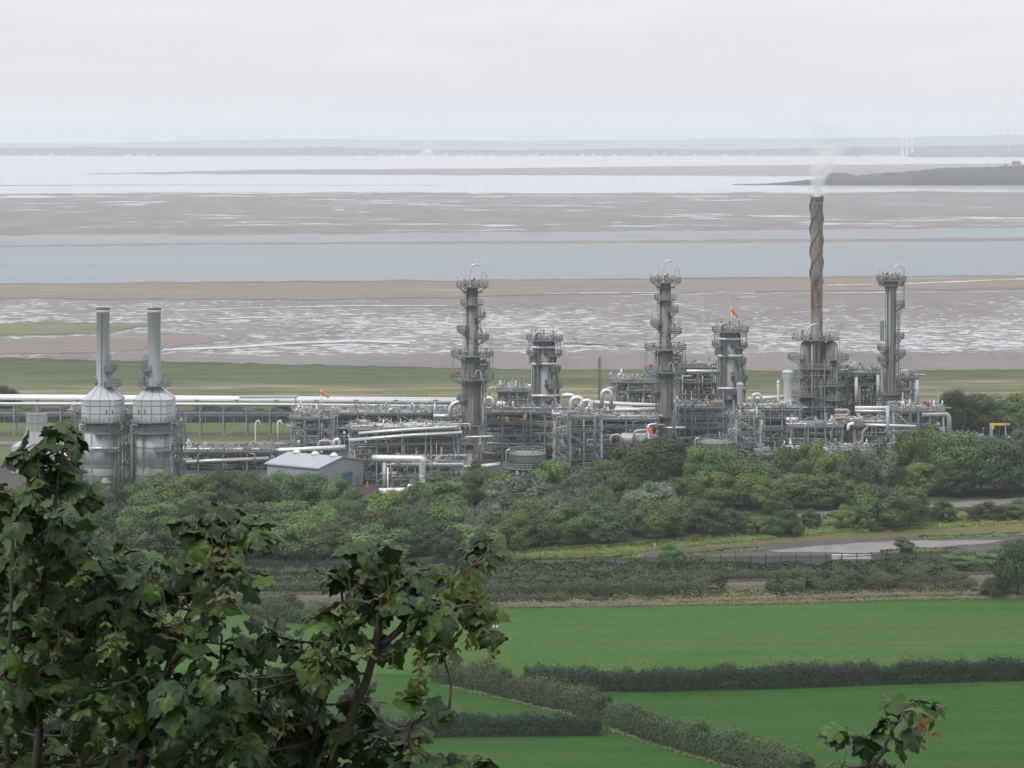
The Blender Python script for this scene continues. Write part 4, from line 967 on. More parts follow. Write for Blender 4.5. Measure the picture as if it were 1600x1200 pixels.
# --- every frame: description used by its pipes ------------------------------------------------
FR = [
 # where, x0,x1,Y,depth,levels, bay, braces, npl, nv, rmax, risers
 ('the upper rack behind the shed', 462,690,650,8,[4.2,8.0], 5.5, [(0,4.2,8,1),(5,4.2,8,-1)], 4, 22, .26, 5),
 ('the cage round the beige vessel', 455,520,632,7,[2.6,6.2,8.8], 4, [(0,2.6,6.2,1)], 2, 5, .18, 4),
 ('the silver rack beside the shed', 546,716,577,8,[5.6,9.4,12.4], 6.2, [(1,.2,5.6,1),(0,.2,5.6,1),(3,.2,5.6,-1)], 5, 4, .36, 4),
 ('the low frame under the bent pipe', 612,722,566,6,[2.8,5.6], 4.6, [(0,.2,2.4,1)], 3, 7, .2, 6),
 ('the frame before the left tall column', 690,726,622,8,[4,7.2,10.6], 3.2, [(0,7.2,10.6,1)], 4, 4, .34, 4),
 ('the high rear frame by the left fat column', 778,838,656,7,[10.0,13.2], 4.6, [], 3, 10, .24, 3),
 ('the rack behind the left green tank', 752,884,620,9,[3.4,6.2,9.2,11.6], 5.2, [(2,3.4,6.2,1)], 4, 12, .26, 6),
 ('the braced frame by the left green tank', 866,890,598,5,[2.6,5.4,8.6,12.6], 3.6, [(0,2.6,5.4,-1),(0,5.4,8.6,-1),(0,8.6,12.6,-1),(0,.1,2.6,-1)], 2, 2, .2, 4),
 ('the frame under the pipe loops', 884,940,606,8,[2.2,5.6,8.8,12.0], 4.2, [(0,5.6,8.8,-1)], 3, 7, .28, 4),
 ('the rack by the middle tall column', 930,1026,618,9,[3.2,5.8,8.4,10.2], 6.2, [], 4, 8, .34, 4),
 ('the high rear frame by the middle column', 958,1030,660,8,[9.5,13.0,15.2], 4.6, [(0,9.5,13,1)], 3, 12, .24, 3),
 ('the rack before the windsock column', 1056,1130,636,9,[3.4,6.0,8.8,11.0], 4.6, [], 4, 9, .24, 5),
 ('the high frame behind the windsock column', 1058,1126,668,6,[11.2,14.4,18.4], 5.5, [(2,11.2,14.4,-1)], 2, 5, .28, 2),
 ('the braced frame by the right green tank', 1150,1188,606,6,[2.2,5.0,8.2,12.0], 4.4, [(0,2.2,5,-1),(0,5,8.2,-1),(0,8.2,12,-1)], 3, 4, .22, 5),
 ('the rack left of the rusty stack', 1166,1250,628,9,[3.6,6.4,9.4,11.4], 4.6, [(1,3.6,6.4,1)], 4, 9, .28, 5),
 ('the frame under the rusty stack', 1236,1316,614,8,[2.4,5.2,8.8], 4.2, [], 3, 9, .22, 8),
 ('the tall frame beside the rusty stack', 1306,1372,652,8,[9.0,15.8,18.4], 5.4, [], 3, 13, .22, 3),
 ('the tall frame round the rightmost column', 1374,1434,650,8,[8.6,11.6,17.4], 4.8, [(1,8.6,11.6,1)], 2, 12, .2, 2),
 ('the low rack by the rusty stack', 1314,1396,622,9,[3.0,5.6,8.6], 4.8, [], 4, 8, .3, 5),
 ('the braced rack at the right end', 1396,1474,618,8,[3.2,7.0,12.3], 5.8, [(0,7.0,12.3,-1),(1,3.2,7.0,-1)], 4, 8, .3, 4),
 ('the front skid below the rusty stack', 1186,1300,600,6,[1.6,3.6], 4.0, [], 2, 10, .2, 6),
 ('the front skid below the rightmost column', 1296,1404,606,6,[1.8,3.8], 4.0, [], 2, 10, .2, 6),
 ('the low rack left of the shed', 272,424,600,7,[2.8,4.4], 6.0, [], 4, 5, .3, 3),
 ('the frame between both chimneys', 194,210,581,6,[4,8,12,15], 3, [(0,4,8,1)], 2, 2, .2, 5),
 ('the frame left of the left chimney', 112,130,585,6,[4,8,12,15.6], 3, [], 2, 2, .2, 5),
 ('the frame right of the right chimney', 272,285,585,5,[4,8,12.6], 3, [(0,4,8,1)], 1, 2, .2, 3),
 ('the skid by the green box', 1478,1540,632,5,[1.4,3.0], 4, [], 2, 8, .16, 3),
]
PALE = {'the braced frame by the left green tank','the braced frame by the right green tank','the tall frame round the rightmost column','the tall frame beside the rusty stack','the frame under the pipe loops','the braced rack at the right end'}
for i, (where, x0, x1, Y, dp, lv, bay, br, npl, nv, rmax, ris) in enumerate(FR):
    nm = 'pipe_rack' if 'rack' in where else 'steel_frame'
    lab = where[4:]; lab = f'{"pale " if where in PALE else ""}blue grey steel {lab}' if len(lab.split()) < 12 else lab
    frame(lab, x0, x1, Y, dp, lv, bay, br, 'steel_pale' if where in PALE else ('steel' if i % 3 else 'galv'), name=nm, top=lv[-1]+(1.2 if 'rack' in where else .2), colw=.42 if where in PALE else .34, rails=True)
    dress(where, x0, x1, Y, dp, lv, npl, nv, rmax, 100+i, risers=ris)

# --- the long pipe bridge on trestles at the back left ------------------------------------------
def trestle():
    Y = 668; X0, X1 = GX(-160,Y), GX(712,Y); xc = (X0+X1)/2; w = X1-X0
    t = thing('pipe_bridge', 'long steel trestle carrying white pipes behind the chimneys', 'pipe bridge', (xc, Y, 0))
    z2, z1, z0 = GZ(632,Y), GZ(648,Y), GZ(662,Y)
    n = 24
    for i in range(n+1):
        x = -w/2+w*i/n
        for y in (0, 4): MB().bar((x,y,0),(x,y,z2-.2),.36).build('column', 'steel', t)
        MB().bar((x,0,z2-.3),(x,4,z2-.3),.3).build('cross_beam', 'steel', t)
    for z in (z2, z1):
        for y in (0, 4): MB().box((0,y,z-.25),(w,.22,.45)).build('beam', 'steel_dark' if z == z1 else 'steel', t)
    MB().box((0,2,z1+.02),(w,3.4,.08)).build('deck', 'grating', t)
    for i in (1, 6, 11, 14, 18): x = -w/2+w*i/n; MB().bar((x,-.1,.3),(x+w/n,-.1,z0),.2).build('brace', 'steel', t)
    for k in range(14): x = -w/2+w*(k+.5)/14; MB().bar((x,1,z2),(x,1,z2+1.1),.3).box((x,1,z2+1.1),(1.2,1.4,.2)).build('pipe_support', 'steel_dark', t)
    zt = GZ(621,Y)
    pipe('thick white pipe along the top of the long trestle', [(X0,Y+1,zt),(X1,Y+1,zt-1.2)], .6, 'white', 'pipes on the long trestle', n=12)
    pipe('second white pipe just behind the thick one on the long trestle', [(X0,Y+3,zt+.25),(X1,Y+3,zt-.8)], .5, 'white', 'pipes on the long trestle', n=12)
    pipe('slimmer white pipe below the thick one on the long trestle', [(X0,Y-.2,z2+.35),(GX(400,Y),Y-.2,z2+.1),(GX(700,Y),Y-.2,z2-.4)], .34, 'white', 'pipes on the long trestle', n=10)
    pipe('thin grey pipe inside the long trestle', [(X0,Y+.6,z1+.4),(X1,Y+.6,z1+.4)], .22, 'galv', 'pipes on the long trestle')
    pipe('dark pipe inside the long trestle', [(X0,Y+2.4,z1+.5),(X1,Y+2.4,z1+.5)], .3, 'pipe_dark', 'pipes on the long trestle')
trestle()
pk = MB().box((0,0,0),(15,5,.35)).build('canopy', 'steel', None, (GX(420,655), 655, GZ(620,655))); tag(pk, 'flat grey canopy slab over the long trestle above the shed', 'canopy')
def big(desc, pts, r, mat, Y): return pipe(desc, [(GX(x,Y+dy),Y+dy,GZ(y,Y+dy)) for (x, y, dy) in pts], r, mat, 'conspicuous single pipes', bend=r*3, n=12, word=None)
big('thick silver pipe bent down like an arch right of the shed', [(585,716,4),(588,716,-2),(655,717,-2),(660,718,-2),(660,772,-2)], .75, 'silver', 562)
big('silver leg pipe standing under the bent silver pipe', [(601,722,0),(601,772,0)], .5, 'silver_dull', 560)
big('slim upright pale pole pipe in front of the bent silver pipe', [(606,730,-1),(606,773,-1)], .16, 'white', 559)
big('white ground pipe in front of the bent silver pipe', [(592,768,0),(640,767,0),(720,762,0)], .75, 'white', 555)
big('pale ground pipe ending under the left tall column', [(640,762,0),(722,758,0)], .55, 'white', 559)
big('long silver pipe running to the shed from the chimneys', [(262,706,0),(315,709,0),(460,703,0),(540,699,0)], .62, 'silver', 606)
big('second long silver pipe below the first one near the shed', [(262,723,0),(420,716,0)], .5, 'silver', 600)
big('silver elbow pipe rising behind the right chimney', [(275,706,0),(318,706,0),(323,720,0)], .55, 'white', 610)
big('pair-topped silver bend beside the shed roof', [(498,704,0),(498,689,0),(519,689,0),(519,706,0)], .4, 'silver_dull', 612)
big('silver candy cane pipe left of the long silver rack', [(522,706,0),(522,688,0),(530,686,0),(530,704,0)], .48, 'silver', 612)
big('white lamp-like bent pipe left of the olive vessels', [(399,740,0),(399,660,0),(404,656,0),(408,664,0)], .16, 'white', 606)
big('white crook pipe above the olive vessels', [(434,690,0),(434,660,0),(438,656,0),(441,664,0)], .18, 'white', 618)
big('thick sloping silver pipe on the long silver rack', [(545,688,-1),(640,680,0),(722,676,0)], .40, 'silver', 576)
big('second sloping silver pipe on the long silver rack', [(560,677,-1),(640,671,0),(714,667,0)], .34, 'silver', 576)
big('third sloping dull pipe on the long silver rack', [(570,673,0),(665,661,1),(720,660,1)], .3, 'silver_dull', 607)
big('silver pipe meeting the left tall column at mid height', [(677,650,0),(712,650,0)], .5, 'silver', 622)
big('silver elbow pipe left of the left tall column', [(703,655,0),(703,636,0),(712,628,0),(726,628,0)], .5, 'silver', 618)
big('silver arch pipe right of the left tall column', [(758,645,0),(758,622,0),(769,622,0),(771,648,0)], .5, 'silver', 626)
big('silver pipe line at the foot of the left tall column', [(706,730,0),(738,729,0),(782,724,0)], .3, 'silver', 592)
big('silver drop pipe at the foot of the left tall column', [(741,742,0),(742,730,0),(780,726,0)], .24, 'silver', 590)
big('silver arch pipe loop, left of the loops over the middle rack', [(892,652,0),(893,622,0),(909,621,0),(911,645,0)], .62, 'silver', 625)
big('silver arch pipe loop, second of the loops over the middle rack', [(908,640,0),(909,627,0),(922,625,0),(926,650,0)], .5, 'silver', 622)
big('thick silver horizontal over the loops of the middle rack', [(878,618,0),(897,617,0),(899,640,0)], .6, 'silver', 634)
big('tall silver hook pipe right of the loops', [(940,638,0),(941,612,0),(949,609,0),(955,614,0),(955,640,0)], .5, 'silver', 636)
big('white pipe run along the middle rack top', [(920,628,0),(985,632,0),(1030,633,0)], .5, 'white', 640)
big('second white pipe run along the middle rack top', [(960,640,0),(1032,639,0)], .45, 'white', 630)
big('dull bend pipe above the brown drum', [(954,695,0),(954,680,0),(970,679,0),(971,694,0)], .3, 'silver_dull', 606)
big('silver pipe above the brown drum', [(990,690,0),(991,673,0),(1014,672,0)], .36, 'silver_dull', 606)
big('silver pipe arched over the white windsock pole', [(1010,690,0),(1012,664,0),(1026,662,0)], .28, 'silver', 604)
big('silver pipe line under the middle tall column', [(1042,708,0),(1060,705,0),(1086,702,0)], .34, 'silver', 598)
big('dark elbow pipe right of the middle tall column', [(1053,640,0),(1053,686,0),(1090,684,0)], .34, 'pipe_dark', 618)
big('pale pipe reaching the windsock column from the left', [(1056,580,0),(1126,580,0)], .42, 'silver', 650)
big('silver twin elbow pipe beside the flared vent', [(1176,640,0),(1176,616,0),(1186,615,0),(1190,622,0)], .36, 'silver', 632)
big('white pipe line left of the flared vent', [(1168,623,0),(1228,620,0)], .45, 'white', 646)
big('tan hairpin pipe right of the steaming stack', [(1304,641,0),(1324,641,0),(1327,645,0),(1324,649,0),(1304,649,0)], .42, 'pipe_tan', 618)
big('tan bent pipe below the hairpin pipe', [(1304,654,0),(1322,652,0),(1334,662,0)], .36, 'pipe_tan', 616)
big('silver pipe drooping round the dark exchanger', [(1325,672,0),(1326,663,0),(1334,662,0)], .42, 'white', 608)
big('tan pipe hooking under the dark exchanger', [(1352,662,0),(1357,667,0),(1348,674,0),(1347,690,0),(1340,694,0)], .3, 'pipe_tan', 608)
big('silver arch pipe at the right end of the plant', [(1440,648,0),(1478,647,0),(1483,652,0),(1483,682,0)], .6, 'silver_dull', 618)
big('silver pipe along the low rack by the rightmost column', [(1352,664,0),(1432,666,0)], .36, 'silver', 612)
big('silver pipe on the rack left of the rightmost column', [(1336,637,0),(1400,637,0)], .4, 'white', 628)
big('second silver pipe on the rack left of the rightmost column', [(1336,642,0),(1400,643,0)], .36, 'silver', 626)
big('white ground pipe in front of the white and green box', [(1470,692,0),(1524,689,0)], .5, 'white', 618)
big('pale upright pipe in the frame right of the steaming stack', [(1338,590,0),(1338,632,0)], .42, 'stack_white', 640)
big('pale upright pipe in the frame beside the rightmost column', [(1372,586,0),(1372,622,0)], .42, 'stack_white', 640)
big('pale upright pipe at the corner of the right open frame', [(1433,594,0),(1433,632,0)], .42, 'stack_white', 640)
big('pale post pipe below the rightmost column', [(1387,634,0),(1387,680,0)], .4, 'stack_white', 608)

# --- vessels -------------------------------------------------------------------------------------
def drum(desc, xa, xb, y, Y, r, mat):
    X0, X1 = GX(xa,Y), GX(xb,Y); z = GZ(y,Y); t = thing('drum_vessel', desc, 'vessel', ((X0+X1)/2, Y, 0), 0, 'horizontal drum vessels'); w = X1-X0
    MB().hcyl((-w/2+r*.5,0,z),(w/2-r*.5,0,z), r, 18).build('shell', mat, t)
    for s in (-.28,.28): MB().box((w*s,0,(z-r*.75)/2),(.5,r*1.5,z-r*.75)).build('saddle', 'steel', t)
    for s in (-.2,.1,.32): MB().tube([(w*s,0,z+r*.9),(w*s,0,z+r+.5)], .2, 8).tube([(w*s,0,z+r+.42),(w*s,0,z+r+.54)], .34, 8).build('nozzle', 'galv', t)
drum('brown grey drum with pale end left of the middle tall column', 968, 1022, 686, 608, 1.5, 'silver_dull')
drum('dark exchanger drum hung in pipes right of the steaming stack', 1330, 1352, 666, 610, .95, 'pipe_dark')
drum('silver drum on the right plant rack, left of two', 1434, 1450, 663, 622, .85, 'silver'); drum('silver drum on the right plant rack, right of two', 1452, 1468, 664, 622, .85, 'silver')
drum('white drum in front of the bent silver pipe', 636, 656, 762, 557, .9, 'white')
drum('pale drum behind the silver pipe loops', 962, 990, 636, 648, 1.0, 'white'); drum('pale drum beside the arch pipe near the left tall column', 776, 790, 632, 640, .9, 'white')
drum('dark drum beneath the braced frame near the left green tank', 858, 884, 728, 604, 1.4, 'pipe_dark'); drum('dark drum beneath the braced frame near the right green tank', 1156, 1186, 706, 612, 1.4, 'pipe_dark')
drum('silver drum at the front below the steaming stack', 1294, 1318, 712, 596, .9, 'silver')
# white sheeted screen behind the frame near the windsock column
scn = MB().box((0,0,0),(9.5,.25,6.0)).build('wind_screen', 'stack_white', None, (GX(1092,676), 676, GZ(592,676))); tag(scn, 'pale sheeted wall panel high in the frame left of the windsock column', 'screen')
scn2 = MB().box((0,0,0),(9.0,3,5.0)).build('plant_cabin', 'stack_green', None, (GX(1092,682), 682, GZ(622,682)-1)); tag(scn2, 'grey green cabin low behind the pale sheeted panel', 'cabin')

# --- windsocks -----------------------------------------------------------------------------------
def windsock(px, Y, ybase, ytop, ang, label, poler=.12):
    z0, z1 = GZ(ybase,Y), GZ(ytop,Y); t = thing('windsock', label, 'windsock', (GX(px,Y), Y, z0), 0, 'orange windsocks')
    MB().lathe([(poler*1.3,0),(poler,z1-z0)], n=8).build('pole', 'white', t)
    d = Vector((math.cos(ang),-.25,math.sin(ang))).normalized(); p = Vector((.15,0,z1-z0-.55))
    MB().tube([p, p+d*.7, p+d*1.4, p+d*2.0, p+d*2.4], [.52,.47,.38,.27,.22], 12).build('sock', 'orange', t)
    MB().tube([p-d*.05, p+d*.03], .55, 12).build('hoop', 'steel_dark', t)
windsock(502, 652, 640, 609, R(-38), 'orange windsock drooping right above the upper rack behind the shed')
windsock(1013, 596, 722, 665, R(-70), 'orange windsock hanging on a white pole before the middle tall column')
windsock(1143, 652, 509, 480, R(-55), 'small orange windsock on top of the thick right column')

# --- right-hand yard: box, hoist, lamps -----------------------------------------------------------
def ybox():
    Y = 636; t = thing('equipment_box', 'white and green equipment box at the right of the plant', 'container', (GX(1519,Y), Y, 0)); z = GZ(681,Y)
    MB().box((-.9,0,z-1),(1.95,2.4,2.2)).build('white_end', 'white', t); MB().box((.95,0,z-1.05),(1.6,2.2,2.1)).build('green_end', 'green_sign', t)
    MB().box((0,0,(z-2.2)/2),(3.4,2,z-2.2)).build('plinth', 'concrete', t); MB().box((-.9,0,z+.16),(2.1,2.5,.1)).build('lid', 'galv', t)
ybox()
def hoist():
    Y = 645; t = thing('davit_hoist', 'yellow topped hoist gantry against the dark netting at right', 'hoist', (GX(1556,Y), Y, 0)); z = GZ(663,Y)
    MB().box((-1.2,0,(z-.6)/2),(.75,.75,z-.6)).build('post', 'steel', t); MB().box((-1.0,0,z-.7),(.95,.8,1.0)).build('collar', 'yellow', t)
    MB().box((.3,0,z),(3.8,.5,.55)).build('arm', 'yellow', t); MB().bar((2.5,0,0),(2.5,0,z-.2),.3).build('post', 'steel_pale', t); MB().box((2.9,0,z+.05),(1.5,.45,.4)).build('trolley', 'silver_dull', t)
hoist()
LAMPS = [(22,668,632,690),(78,668,0,0),(1576,652,683,690),(1594,650,680,690),(1461,640,690,690),(538,606,676,740),(606,590,731,768),(1560,700,0,0)]
for px, Y, yt, yb in LAMPS:
    if not yt: continue
    z = GZ(yt,Y); t = thing('lamp_post', f'short white headed lamp post near {landmark(px)}', 'lamp', (GX(px,Y), Y, 0), 0, 'lamp posts in the plant')
    REG.append((t, t['label'], px, LR)); MB().lathe([(.12,0),(.07,z-.2)], n=8).build('pole', 'galv', t); MB().sphere((0,0,z), .32, 10, 6).build('lamp_head', 'white', t)
for (px, y, Y) in ((1450,632,618),(820,652,618),(792,655,618)):
    b_ = MB().box((0,0,0),(.9,.5,1.1)).box((0,-.3,.1),(.6,.1,.5)).build('alarm_box', 'red' if px > 1000 else 'yellow', None, (GX(px,Y), Y, GZ(y,Y))); tag(b_, f'{"red" if px > 1000 else "yellow"} box on the steelwork '+('at the right end of the plant' if px > 1000 else 'behind the left green tank'), 'box', 'small coloured boxes')
    REG.append((b_, b_['label'], px, LR))
# orange clad worker by the shed
def worker():
    Y = 566; t = thing('person', 'person in orange overalls standing beside the grey shed', 'person', (GX(574,Y), Y, 0))
    bm = bpy.data.meshes.new('person'); 
    J = [(0,0,.95,.15),(0,0,1.25,.15),(0,0,1.45,.13),(0,0,1.56,.06),(0,0,1.68,.10),(0,0,1.78,.08),(-.11,0,.85,.10),(-.13,.02,.48,.075),(-.13,0,.06,.055),(-.13,-.14,.04,.045),(.11,0,.85,.10),(.13,-.05,.48,.075),(.14,.06,.06,.055),(.14,-.08,.04,.045),(-.22,0,1.42,.07),(-.27,.03,1.14,.05),(-.25,-.14,.92,.04),(.22,0,1.42,.07),(.27,.03,1.14,.05),(.25,-.16,.95,.04)]
    E = [(0,1),(1,2),(2,3),(3,4),(4,5),(0,6),(6,7),(7,8),(8,9),(0,10),(10,11),(11,12),(12,13),(2,14),(14,15),(15,16),(2,17),(17,18),(18,19)]
    bm.from_pydata([q[:3] for q in J], E, []); o = bpy.data.objects.new('body', bm); COL.objects.link(o); o.parent = t
    md = o.modifiers.new('skin', 'SKIN'); sv = bm.skin_vertices[0].data
    for i, q in enumerate(J): sv[i].radius = (q[3], q[3])
    sv[0].use_root = True; o.modifiers.new('sub', 'SUBSURF').levels = 1; o.modifiers['sub'].render_levels = 1
    bm.materials.append(M['orange'])
    MB().lathe([(.13,0),(.13,.06),(.10,.13),(.02,.16)], (0,0,1.74), 12).build('helmet', 'white', t)
worker()
# ---------------------------------------------------------------- the uncountable mass of small pipework inside the frames
def pipework():
    g = random.Random(77); mats = ['silver_dull','pipe_grey','pipe_dark','galv','white']; B = {m: MB() for m in mats}; wts = [.28,.26,.16,.18,.12]
    for (where, x0, x1, Y, dp, lv, bay, br, npl, nv, rmax, ris) in FR:
        X0, X1 = GX(x0,Y), GX(x1,Y); w = X1-X0; prev = 0.2
        for z in list(lv)+[lv[-1]+1.6]:
            h = z-prev; area = w*max(.8,h)
            if z <= lv[-1]:
                for k in range(int(area*.75)):
                    mt = g.choices(mats, wts)[0]; r = g.choice([.06,.08,.1,.14,.2]); y = Y+dp*g.uniform(.03,.97); L = w*g.uniform(.12,.55); a = X0+g.uniform(0,w-L); zz = prev+.15+(h-.5)*g.random()
                    pts = [(a,y,zz),(a+L,y,zz)]
                    if g.random() < .6: pts = [(a,y,zz+g.choice([-1,1])*g.uniform(.4,1.2))]+pts
                    if g.random() < .6: pts = pts+[(a+L,y,zz+g.choice([-1,1])*g.uniform(.4,1.2))]
                    B[mt].tube(rounded(pts, r*2.5, 2), r, 6)
                for k in range(int(area*.75)):      # uprights
                    mt = g.choices(mats, wts)[0]; x = X0+w*g.random(); y = Y+dp*g.uniform(-.04,1); r = g.choice([.05,.07,.1,.16]); z0 = prev+h*g.uniform(0,.3); B[mt].tube([(x,y,z0),(x,y,z0+h*g.uniform(.5,1.5))], r, 6)
                for k in range(int(area*.34)):      # little vessels, boxes, flanges
                    mt = g.choices(mats, wts)[0]; x = X0+w*g.random(); y = Y+dp*g.uniform(0,1); s = g.uniform(.25,.7); z0 = prev+.1
                    if g.random() < .5: B[mt].lathe([(s*.5,0),(s*.5,s*1.2),(s*.3,s*1.5),(.02,s*1.6)], (x,y,z0), 8)
                    else: B[mt].box((x,y,z0+s*.5), (s,s*.8,s))
            else:
                for k in range(int(w*3.0)):         # fittings standing above the top deck
                    mt = g.choices(mats, [.3,.3,.1,.22,.08])[0]; x = X0+w*g.random(); y = Y+dp*g.uniform(.02,.98); r = g.choice([.05,.07,.1,.14]); hh = g.uniform(.5,1.7); l = g.choice([-1,1])*g.uniform(.4,1.5)
                    B[mt].tube(rounded([(x,y,prev),(x,y,prev+hh),(x+l,y,prev+hh),(x+l,y,prev+hh-g.uniform(.2,.6))], r*2.5, 2), r, 6)
                    if g.random() < .5: B[mt].lathe([(.08,0),(.24,.05),(.24,.3),(.08,.35),(.06,.6)], (x+l*.5,y,prev+hh), 7)
            prev = z
    big_ = MB(); idx = []
    for i, m in enumerate(mats): idx += [i]*len(B[m].f); big_.add(B[m].v, B[m].f); big_.sm[-len(B[m].f):] = B[m].sm
    o = big_.build('pipework', mats); o.data.polygons.foreach_set('material_index', idx); tag(o, 'dense tangle of small pipes and fittings inside the plant frames', 'pipework', None, 'stuff')
pipework()
# ================================================================ VEGETATION
NR = np.random.default_rng(5)
def cards_mesh(name, C, N, size, tone, aspect=1.6, quad=True):
    """many small leaf-sized kites: centres C, normals N"""
    n = len(C); N = N/np.maximum(1e-6, np.linalg.norm(N, axis=1))[:,None]
    A = NR.normal(size=(n,3)); T = np.cross(N, A); T /= np.maximum(1e-6, np.linalg.norm(T, axis=1))[:,None]; B = np.cross(N, T)
    s = (np.asarray(size)*np.ones(n))[:,None]
    V = np.empty((n,4,3)); V[:,0] = C-T*s*aspect*.5; V[:,1] = C+B*s*.5-T*s*.1; V[:,2] = C+T*s*aspect*.5; V[:,3] = C-B*s*.5-T*s*.1
    me = bpy.data.meshes.new(name); me.vertices.add(4*n); me.vertices.foreach_set('co', V.reshape(-1))
    me.loops.add(4*n); me.loops.foreach_set('vertex_index', np.arange(4*n, dtype=np.int32))
    me.polygons.add(n); me.polygons.foreach_set('loop_start', np.arange(0,4*n,4,dtype=np.int32)); me.polygons.foreach_set('loop_total', np.full(n,4,dtype=np.int32))
    at = me.attributes.new('tone','FLOAT','FACE'); at.data.foreach_set('value', np.clip(tone,0,1).astype(np.float32))
    me.update(calc_edges=True); me.validate(); return me
def crown_cards(shape, n, seed, size):
    """unit crown (height 1, radius about .5): points scattered through many overlapping leaf clumps"""
    g = np.random.default_rng(seed); C = []; N = []; T = []
    nl = {'round':46,'tall':54,'willow':70,'cone':44,'thin':16}[shape]
    lobes = []
    for i in range(nl):
        # directions over an ellipsoid: clumps sit on a domed outline, with a few inside
        a = g.uniform(0,2*PI)
        if shape in ('round','tall','willow'):
            zc, hz_, rx = {'round':(.36,.60,.46),'tall':(.50,.50,.40),'willow':(.42,.56,.42)}[shape]
            sz_ = g.uniform(-.75,.97); k = g.uniform(.55,1.0)**.5*g.uniform(.86,1.06); cr = math.sqrt(1-sz_*sz_)
            lr = g.uniform(.09,.17) if shape != 'willow' else g.uniform(.06,.12)
            rr = rx*cr*k*(1-lr*.9); z = zc+hz_*sz_*k*(1-lr*1.1)
            if z < lr*.5: z = lr*.6
        elif shape == 'cone': z = g.uniform(.06,.95); rr = .42*(1-z)**.75*math.sqrt(g.uniform(.4,1)); lr = .05+.12*(1-z)
        else: z = g.uniform(.35,.95); rr = .2*g.uniform(.2,1); lr = g.uniform(.07,.13)
        lobes.append((rr*math.cos(a), rr*math.sin(a), z, lr, g.uniform(0,1)))
    w = np.array([l[3]**2 for l in lobes]); w /= w.sum(); cnt = g.multinomial(n, w)
    for (lx,ly,lz,lr,tn), k in zip(lobes, cnt):
        d = g.normal(size=(k,3)); d /= np.linalg.norm(d,axis=1)[:,None]; r = lr*np.clip(g.normal(.86,.22,size=k),.2,1.45)[:,None]
        st = 1.0
        if shape == 'willow': d[:,2] = np.abs(d[:,2])*1.7-.5
        p = np.array([lx,ly,lz])+d*r*np.array([1,1,.85 if shape != 'willow' else 1.25]); C.append(p); N.append(d+np.array([lx*.8,ly*.8,(lz-.4)*.8])+g.normal(size=(k,3))*.28+np.array([0,0,.12]))
        T.append(np.clip(tn*.55+.2+g.normal(size=k)*.18,0,1))
    C = np.concatenate(C); N = np.concatenate(N); T = np.concatenate(T); C[:,2] /= np.quantile(C[:,2],.992); C[:,:2] *= .5/np.quantile(np.hypot(C[:,0],C[:,1]),.985); k = C[:,2] > .01
    return C[k], N[k], T[k]
PROTO = {}
def tree_proto(kind, shape, seed, h=8.0, n=17000, size=.20):
    C, N, T = crown_cards(shape, n, seed, size); C = C*np.array([h,h,h])
    sz = size*np.random.default_rng(seed+1).uniform(.6,1.35,size=len(C))
    me = cards_mesh('crown', C, N, sz, T); me.materials.append(M['leaf_'+kind])
    mb = MB(); r0 = .16 if shape != 'thin' else .07; rr = random.Random(seed)
    mb.tube([(0,0,-.2),(.05,.03,h*.25),(.0,.08,h*.55),(.1,0,h*.85)], [r0*1.3,r0,r0*.6,r0*.2], 7)
    for k in range(5):
        a = k*2.4+rr.random(); z0 = h*rr.uniform(.15,.5); L = h*rr.uniform(.2,.34); mb.tube([(0,0,z0),(L*.5*math.cos(a),L*.5*math.sin(a),z0+L*.5),(L*math.cos(a),L*math.sin(a),z0+L*.9)], [r0*.5,r0*.35,r0*.12], 5)
    tm = mb.mesh('trunk'); tm.materials.append(M['bark']); return me, tm
KINDS = ['mid','dark','olive','silver','brown']
for i, k in enumerate(KINDS):
    for j, s in enumerate({'mid':['round','tall','tall'],'dark':['round','tall','cone'],'olive':['round','tall'],'silver':['willow','willow'],'brown':['round','thin']}[k]):
        PROTO[k, j] = tree_proto(k, s, 300+10*i+j)
NTREE = [0]
LOOK = {('mid',0):'rounded green bush',('mid',1):'mid green tree',('mid',2):'broad mid green tree',('dark',0):'dark rounded bush',('dark',1):'dark green tree',('dark',2):'dark cone shaped tree',('olive',0):'yellowish olive bush',('olive',1):'yellowish olive tree',('silver',0):'silvery willow tree',('silver',1):'pale silvery tree',('brown',0):'brownish bush',('brown',1):'thin brown sapling'}
def tree(kind, j, px, ytop, ybase, wpx, where, group, label=None, Y=None, full=None):
    """stands at (px, ybase) on the ground, reaches up to ytop, wpx wide"""
    Y = Y or GY(ybase); z = GZ(ytop,Y); w = wpx/F*Y; name = 'tree' if z > 4.5 else 'shrub'
    t = thing(name, '', name, (GX(px,Y), Y, 0), rnd.uniform(0,6.28), group)
    cm, tm = PROTO[kind, j]
    for nm, me in (('crown', cm), ('trunk', tm)):
        o = bpy.data.objects.new(nm, me); COL.objects.link(o); o.parent = t
    s = w/8.0; t.scale = (s,s*rnd.uniform(.9,1.1),z/8.0*1.0); NTREE[0] += 1
    lab = label or f'{LOOK[kind,j]} {where}{landmark(px)}'
    if label: t['label'] = label
    else: REG.append((t, lab, px, LR))
    return t
